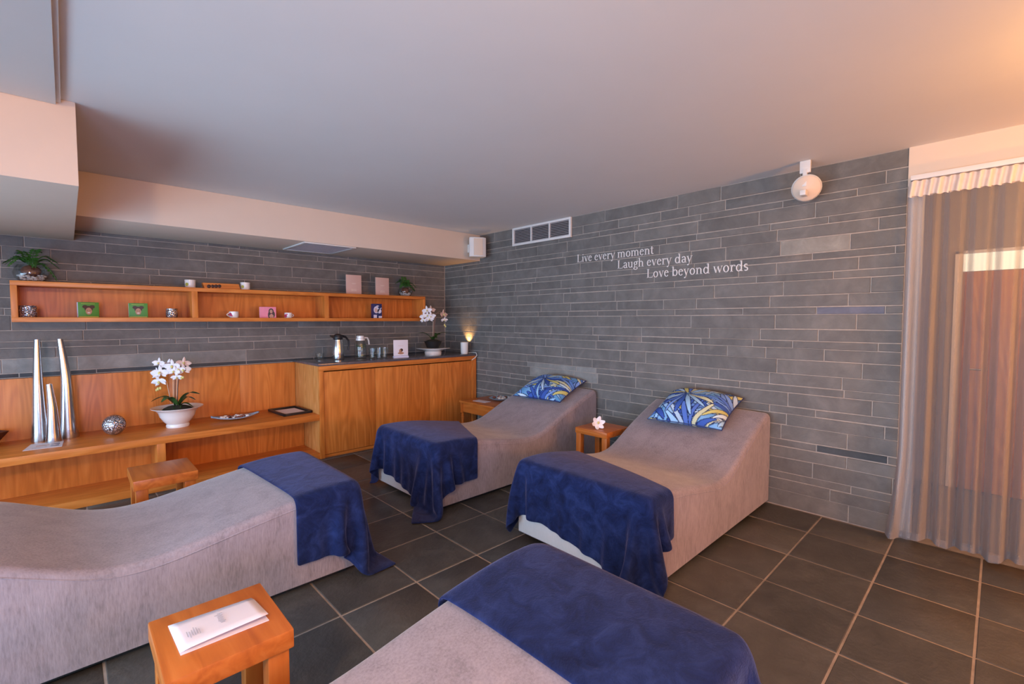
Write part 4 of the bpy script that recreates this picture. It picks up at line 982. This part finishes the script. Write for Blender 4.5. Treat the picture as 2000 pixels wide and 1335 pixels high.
m.mat(0).disc((-0.018, yf, 0.10), 0.034, 0.042, U, V); m.disc((0.022, yf, 0.085), 0.026, 0.028, U, V); m.box(-0.054, -0.012, yf-0.0003, yf+0.0006, 0.002, 0.04); m.box(0.012, 0.054, yf-0.0003, yf+0.0006, 0.002, 0.026)
m.add([(0.0, yf, 0.10), (0.05, yf, 0.128), (0.052, yf, 0.12), (0.012, yf, 0.09)], [(0, 1, 2, 3)])
m.mat(1).disc((-0.022, yf-0.0004, 0.095), 0.018, 0.028, U, V)
m.mat(0).disc((0.0, yf-0.0004, 0.145), 0.018, 0.006, U, V)
obj('front_print', m, [M['lilac'], M['pink_card']], t)

# ------------------------------------------------------------------ things on the countertop
t = thing('thermos_jug', 'brushed steel thermos jug with black lid and handle on the countertop', 'thermos', (-1.70, -0.385, CT))
obj('body', MB().lathe([(0, 0), (0.058, 0), (0.062, 0.01), (0.063, 0.10), (0.058, 0.16), (0.047, 0.205), (0.045, 0.225), (0, 0.225)], 36), M['steel'], t)
m = MB().lathe([(0.046, 0.222), (0.050, 0.23), (0.050, 0.25), (0.040, 0.275), (0.015, 0.285), (0, 0.285)], 28)
m.prism([(-0.045, 0.235), (-0.045, 0.27), (-0.082, 0.272), (-0.088, 0.262)], -0.014, 0.014, 'xz')
obj('lid', m, M['black'], t)
obj('handle', MB().tube([(0.045, 0, 0.262), (0.085, 0, 0.25), (0.118, 0, 0.21), (0.123, 0, 0.16), (0.112, 0, 0.10)], [0.012, 0.012, 0.011, 0.010, 0.008], 8), M['black'], t)
t = thing('water_jug', 'clear glass water jug with mint and white lid on the countertop', 'jug', (-1.43, -0.36, CT))
obj('glass_body', MB().lathe([(0, 0), (0.062, 0), (0.066, 0.008), (0.066, 0.17), (0.058, 0.195), (0.05, 0.205), (0.046, 0.205), (0.054, 0.19), (0.062, 0.168), (0.062, 0.012), (0.0, 0.008)], 36), M['glass'], t)
obj('lid', MB().lathe([(0, 0.205), (0.05, 0.205), (0.05, 0.225), (0.042, 0.23), (0.042, 0.255), (0.036, 0.26), (0, 0.26)], 28), M['ceramic'], t)
obj('handle', MB().tube([(0.045, 0, 0.235), (0.085, 0, 0.232), (0.10, 0, 0.20), (0.106, 0, 0.155)], 0.009, 8), M['ceramic'], t)
m = MB(); rg = random.Random(3)
for k in range(22):
    a = rg.uniform(0, 2*PI); r = rg.uniform(0.01, 0.05); z = rg.uniform(0.11, 0.155)
    m.blob((r*math.cos(a), r*math.sin(a), z), 0.014, 0.011, 0.004, 6, 4)
for k in range(6):
    a = rg.uniform(0, 2*PI); m.blob((0.03*math.cos(a), 0.03*math.sin(a), 0.03), 0.012, 0.01, 0.004, 6, 4)
obj('mint_leaves', m, M['mint'], t)
obj('lemon_slice', MB().lathe([(0, -0.002), (0.024, -0.002), (0.026, 0), (0.024, 0.002), (0, 0.002)], 20, (-0.01, -0.02, 0.10)).lathe([(0, -0.002), (0.024, -0.002), (0.026, 0), (0.024, 0.002), (0, 0.002)], 20, (0.01, -0.01, 0.035)), M['lemon'], t)
def tumbler(x, y, r, h, label):
    o = obj('drinking_glass', MB().lathe([(0, 0), (r*0.82, 0), (r*0.86, 0.004), (r, h), (r*0.94, h), (r*0.80, 0.010), (0, 0.008)], 28), M['glass'], None, (x, y, CT))
    tag(o, label, 'glass', 'drinking glasses on the countertop')
tumbler(-1.36, -0.50, 0.036, 0.115, 'clear drinking glass beside the water jug, left of the three')
tumbler(-1.285, -0.52, 0.036, 0.12, 'clear drinking glass in the middle of the three by the jug')
tumbler(-1.20, -0.49, 0.038, 0.118, 'clear drinking glass nearest the white card on the countertop')
tumbler(-1.83, -0.20, 0.045, 0.07, 'low clear glass left of the steel thermos jug')
t = thing('sign_holder', 'white card with a small portrait in a clear stand on the countertop', 'card', (-1.045, -0.585, CT), -0.25)
obj('card', MB().box(-0.085, 0.085, -0.004, 0.004, 0.022, 0.205, 0.001), M['paper'], t)
obj('acrylic_base', MB().box(-0.088, 0.088, -0.02, 0.02, 0.0, 0.02, 0.002), M['lilac'], t)
m = MB(); yf = -0.0045
m.mat(1).disc((-0.004, yf, 0.075), 0.018, 0.025, U, V); m.disc((0.0, yf, 0.052), 0.036, 0.014, U, V)
m.mat(0).disc((0.007, yf-0.0003, 0.088), 0.019, 0.018, U, V)
m.mat(1).disc((-0.007, yf-0.0006, 0.078), 0.011, 0.018, U, V)
m.mat(2).box(-0.03, 0.03, yf-0.0003, yf+0.0005, 0.135, 0.138)
obj('portrait_print', m, [M['hair'], M['skin'], M['pink_card']], t)
o = obj('white_beaker', MB().lathe([(0, 0), (0.044, 0), (0.048, 0.008), (0.052, 0.145), (0.048, 0.148), (0.045, 0.145), (0.042, 0.02), (0, 0.015)], 32), M['ceramic'], None, (-0.125, -0.60, CT))
tag(o, 'plain white beaker at the right end of the countertop', 'beaker')
t = thing('accent_lamp', 'small black uplighter behind the white beaker on the countertop', 'lamp', (-0.045, -0.535, CT))
obj('housing', MB().lathe([(0, 0), (0.03, 0), (0.03, 0.13), (0.026, 0.13), (0.024, 0.09), (0, 0.09)], 20), M['black'], t)
obj('lens', MB().lathe([(0, 0.092), (0.022, 0.092), (0.02, 0.098), (0, 0.1)], 16), M['lamp_glow'], t)
l = bpy.data.lights.new('uplight', 'SPOT'); l.energy = 13; l.color = (1, 0.50, 0.14); l.spot_size = math.radians(100); l.spot_blend = 0.9; l.shadow_soft_size = 0.012
o = bpy.data.objects.new('uplight', l); C.objects.link(o); o.location = (-0.045, -0.535, CT+0.135); o.rotation_euler = (PI, math.radians(20), 0)
o = obj('white_cable', MB().tube([(-0.02, -0.56, CT+0.006), (0.0, -0.62, CT+0.012), (-0.012, -0.70, CT+0.010), (-0.02, -0.726, CT-0.02), (-0.05, -0.724, CT-0.05), (-0.10, -0.722, CT-0.075)], 0.006, 8), M['white'])
tag(o, 'short white cable hanging over the right end of the countertop', 'cable')

# ------------------------------------------------------------------ things on the bench
def vase(x, y, prof_, lean, label):
    m = MB(); n = len(prof_); nn = 32; vs = []; fs = []
    for j in range(nn):
        a = 2*PI*j/nn
        for r, z, s in prof_: vs.append((lean[0]*s+r*math.cos(a), lean[1]*s+r*math.sin(a), z))
    for j in range(nn):
        for i in range(n-1):
            a, b = j*n+i, ((j+1) % nn)*n+i; fs.append((a, b, b+1, a+1))
    m.add(vs, fs); o = obj('bottle_vase', m, M['silver'], None, (x, y, BZ), ang=60); tag(o, label, 'vase', 'tall silver vases')
def vp(h, rb, rtp): return [(0, 0.0, 0), (rb*0.98, 0.0, 0), (rb, 0.01, 0)] + [(rb+(rtp-rb)*(s**0.85), h*s, max(0, (s-0.55)/0.45)**1.3*(1.0 if s < 0.86 else 1.0)) for s in [0.1, 0.2, 0.3, 0.4, 0.5, 0.6, 0.68, 0.76, 0.82, 0.88, 0.94, 1.0]] + [(rtp*0.7, h, 1), (rtp*0.6, h*0.9, 0.75), (0, h*0.88, 0.7)]
vase(-4.02, -0.20, vp(0.80, 0.056, 0.018), (0.006, 0), 'tall silver vase, leftmost of the three on the bench')
vase(-3.945, -0.315, vp(0.455, 0.048, 0.017), (-0.012, 0.01), 'short silver vase between the two tall ones on the bench')
vase(-3.858, -0.20, vp(0.80, 0.064, 0.018), (-0.028, 0.012), 'tall silver vase with bent neck, rightmost of the three on the bench')
t = thing('decorative_orb', 'silver mirror mosaic orb on the bench between the vases and the orchid', 'ornament', (-3.585, -0.33, BZ))
obj('orb', MB().blob((0, 0, 0.083), 0.078, 0.078, 0.083, 36, 24), M['mosaic'], t)
o = obj('trinket_bowl', MB().lathe([(0, 0), (0.05, 0), (0.09, 0.05), (0.135, 0.11), (0.13, 0.112), (0.08, 0.055), (0, 0.02)], 5), M['darkwood'], None, (-4.32, -0.20, BZ))
tag(o, 'dark reddish brown bowl at the left edge of the bench', 'bowl')
t = thing('price_leaflet', 'white printed leaflet lying flat on the bench in front of the vases', 'leaflet', (-3.97, -0.42, BZ), 0.0)
m = MB().prism([(-0.135, -0.095), (0.072, -0.115), (0.082, 0.10), (-0.10, 0.12)], 0.001, 0.003, 'xy')
obj('sheet', m, M['paper'], t)
m = MB().mat(0).box(-0.07, 0.0, -0.01, 0.03, 0.003, 0.0034).mat(1).box(0.012, 0.06, 0.0, 0.03, 0.003, 0.0034).box(0.01, 0.055, -0.06, -0.03, 0.003, 0.0034).mat(2)
for k in range(6): m.box(-0.09, -0.01, -0.075+k*0.009, -0.072+k*0.009, 0.003, 0.0033)
obj('print', m, [M['pink_card'], M['navy'], M['print']], t)
t = thing('pebble_dish', 'blue grey boat shaped dish of pebbles on the bench', 'dish', (-2.70, -0.35, BZ), math.radians(-6))
def boat(u, v):
    x = -0.20+0.40*u; w = 0.085*math.sin(PI*min(0.93, max(0.07, u)))**0.8; q = v*2-1
    return (x, q*w, 0.008+0.030*(abs(x)/0.20)**2.4+0.012*q*q)
m = MB().grid(boat, 28, 10)
o = obj('dish', m, M['bluegrey'], t, ang=180); sd = o.modifiers.new('thickness', 'SOLIDIFY'); sd.thickness = 0.007; sd.offset = -1
m = MB(); rg = random.Random(9)
for k in range(46):
    x = rg.uniform(-0.12, 0.12); y = rg.uniform(-0.04, 0.04); q = rg.uniform(0.009, 0.015); m.mat(k % 2 if k % 3 else 1)
    m.blob((x, y, 0.024+rg.uniform(0, 0.012)), q*1.2, q, q*0.8, 7, 5)
o = obj('pebbles', m, [M['stone_brown'], M['pebble']], t); o['kind'] = 'stuff'
t = thing('writing_tray', 'black tray holding a white form beside the sideboard', 'tray', (-2.20, -0.335, BZ), math.radians(4))
obj('tray', MB().box(-0.135, 0.135, -0.20, 0.20, 0, 0.012, 0.003).box(-0.14, -0.12, -0.205, 0.205, 0.0, 0.024, 0.004).box(0.12, 0.14, -0.205, 0.205, 0, 0.024, 0.004).box(-0.14, 0.14, -0.205, -0.185, 0, 0.024, 0.004).box(-0.14, 0.14, 0.185, 0.205, 0, 0.024, 0.004), M['black'], t)
o = obj('paper_form', MB().box(-0.10, 0.10, -0.16, 0.13, 0, 0.0015), M['paper'], None, (-2.205, -0.345, BZ+0.0125)); o.rotation_euler = (0, 0, math.radians(4))
tag(o, 'white paper form lying in the black tray', 'paper')
o = obj('pen', MB().tube([(-0.055, 0.0, 0), (0.055, 0.01, 0)], 0.005, 8), M['black'], None, (-2.15, -0.185, BZ+0.0195))
tag(o, 'dark pen at the back of the black tray', 'pen')

# ------------------------------------------------------------------ things on the little tables
t = thing('folded_leaflet', 'folded pale pink leaflet on the foreground side table', 'leaflet', (-3.53, -3.73, 0.45), 0)
A = [(-0.117, 0.094), (0.111, 0.078), (0.119, -0.090), (-0.111, -0.085)]
m = MB().prism(A, 0.001, 0.003, 'xy')
obj('lower_fold', m, M['paper'], t)
m = MB(); n = 10
vs = []
for i in range(n+1):
    s = i/n
    a = Vector((*A[0], 0)).lerp(Vector((*A[1], 0)), s); b = Vector((*A[3], 0)).lerp(Vector((*A[2], 0)), s)
    lift = 0.004+0.013*s**0.6
    for k in range(6):
        q = k/5; p = a.lerp(b, q*0.97); vs.append((p.x, p.y, 0.004+(lift if q > 0.2 else lift*q/0.2)*(0.35+0.65*q)))
m.add(vs, [(i*6+k, (i+1)*6+k, (i+1)*6+k+1, i*6+k+1) for i in range(n) for k in range(5)])
o = obj('upper_fold', m, M['paper'], t, ang=180); sd = o.modifiers.new('thickness', 'SOLIDIFY'); sd.thickness = 0.0012; sd.offset = -1
m = MB(); rg = random.Random(2)
for k in range(9): m.box(-0.004+rg.uniform(-.004, .006), 0.010+rg.uniform(-.002, .006), 0.030-k*0.007, 0.0335-k*0.007, 0.0172, 0.0176)
for k in range(6): m.box(-0.085+k*0.006, -0.083+k*0.006, -0.03+rg.uniform(-.01, .01), 0.005+rg.uniform(-.01, .01), 0.0148, 0.0152)
obj('print', m, M['print'], t)
t = thing('flower_head', 'single white flower lying on the table between the far loungers', 'flower', (-0.575, -3.03, 0.47))
def bigflower():
    m = MB(); m.T = Matrix.Translation((0, 0, 0.045)) @ Vector((-0.6, -0.75, 0.35)).to_track_quat('Z', 'Y').to_matrix().to_4x4()
    for k in range(6):
        a = 2*PI*k/6+0.2; ca, sa = math.cos(a), math.sin(a)
        def fn(u, v, ca=ca, sa=sa):
            L = 0.058; wdt = 0.02*math.sin(PI*min(0.95, 0.15+0.78*u))**0.7; q = (v*2-1)*wdt; x = (0.08+0.92*u)*L; z = 0.028*u*u-0.004*(v*2-1)**2
            return (x*ca-q*sa, x*sa+q*ca, z)
        m.grid(fn, 6, 4)
    return m
o = obj('petals', bigflower(), M['petal'], t, ang=180)
m = MB().blob((-0.008, -0.010, 0.052), 0.010, 0.010, 0.012)
obj('stamen', m, M['lip'], t)
t = thing('shell_dish', 'pale pearly dish of shells on the turned leg table', 'dish', (-0.16, -1.345, 0.455))
obj('dish', MB().lathe([(0, 0.0), (0.06, 0.0), (0.12, 0.018), (0.145, 0.032), (0.14, 0.034), (0.11, 0.022), (0, 0.008)], 32), M['bluegrey'], t)
m = MB(); rg = random.Random(21)
for k in range(26):
    a = rg.uniform(0, 2*PI); r = rg.uniform(0, 0.095); q = rg.uniform(0.012, 0.02); m.mat(rg.randint(0, 2)); m.blob((r*math.cos(a), r*math.sin(a), 0.022+rg.uniform(0, 0.012)), q*1.2, q, q*0.7, 7, 5)
o = obj('shells', m, [M['shell'], M['pebble'], M['stone_brown']], t); o['kind'] = 'stuff'
o = obj('white_leaflet', MB().box(-0.05, 0.05, -0.10, 0.10, 0, 0.002), M['paper'], None, (-0.38, -1.25, 0.4555)); o.rotation_euler = (0, 0, 0.1)
tag(o, 'small white leaflet at the front of the turned leg table', 'leaflet')
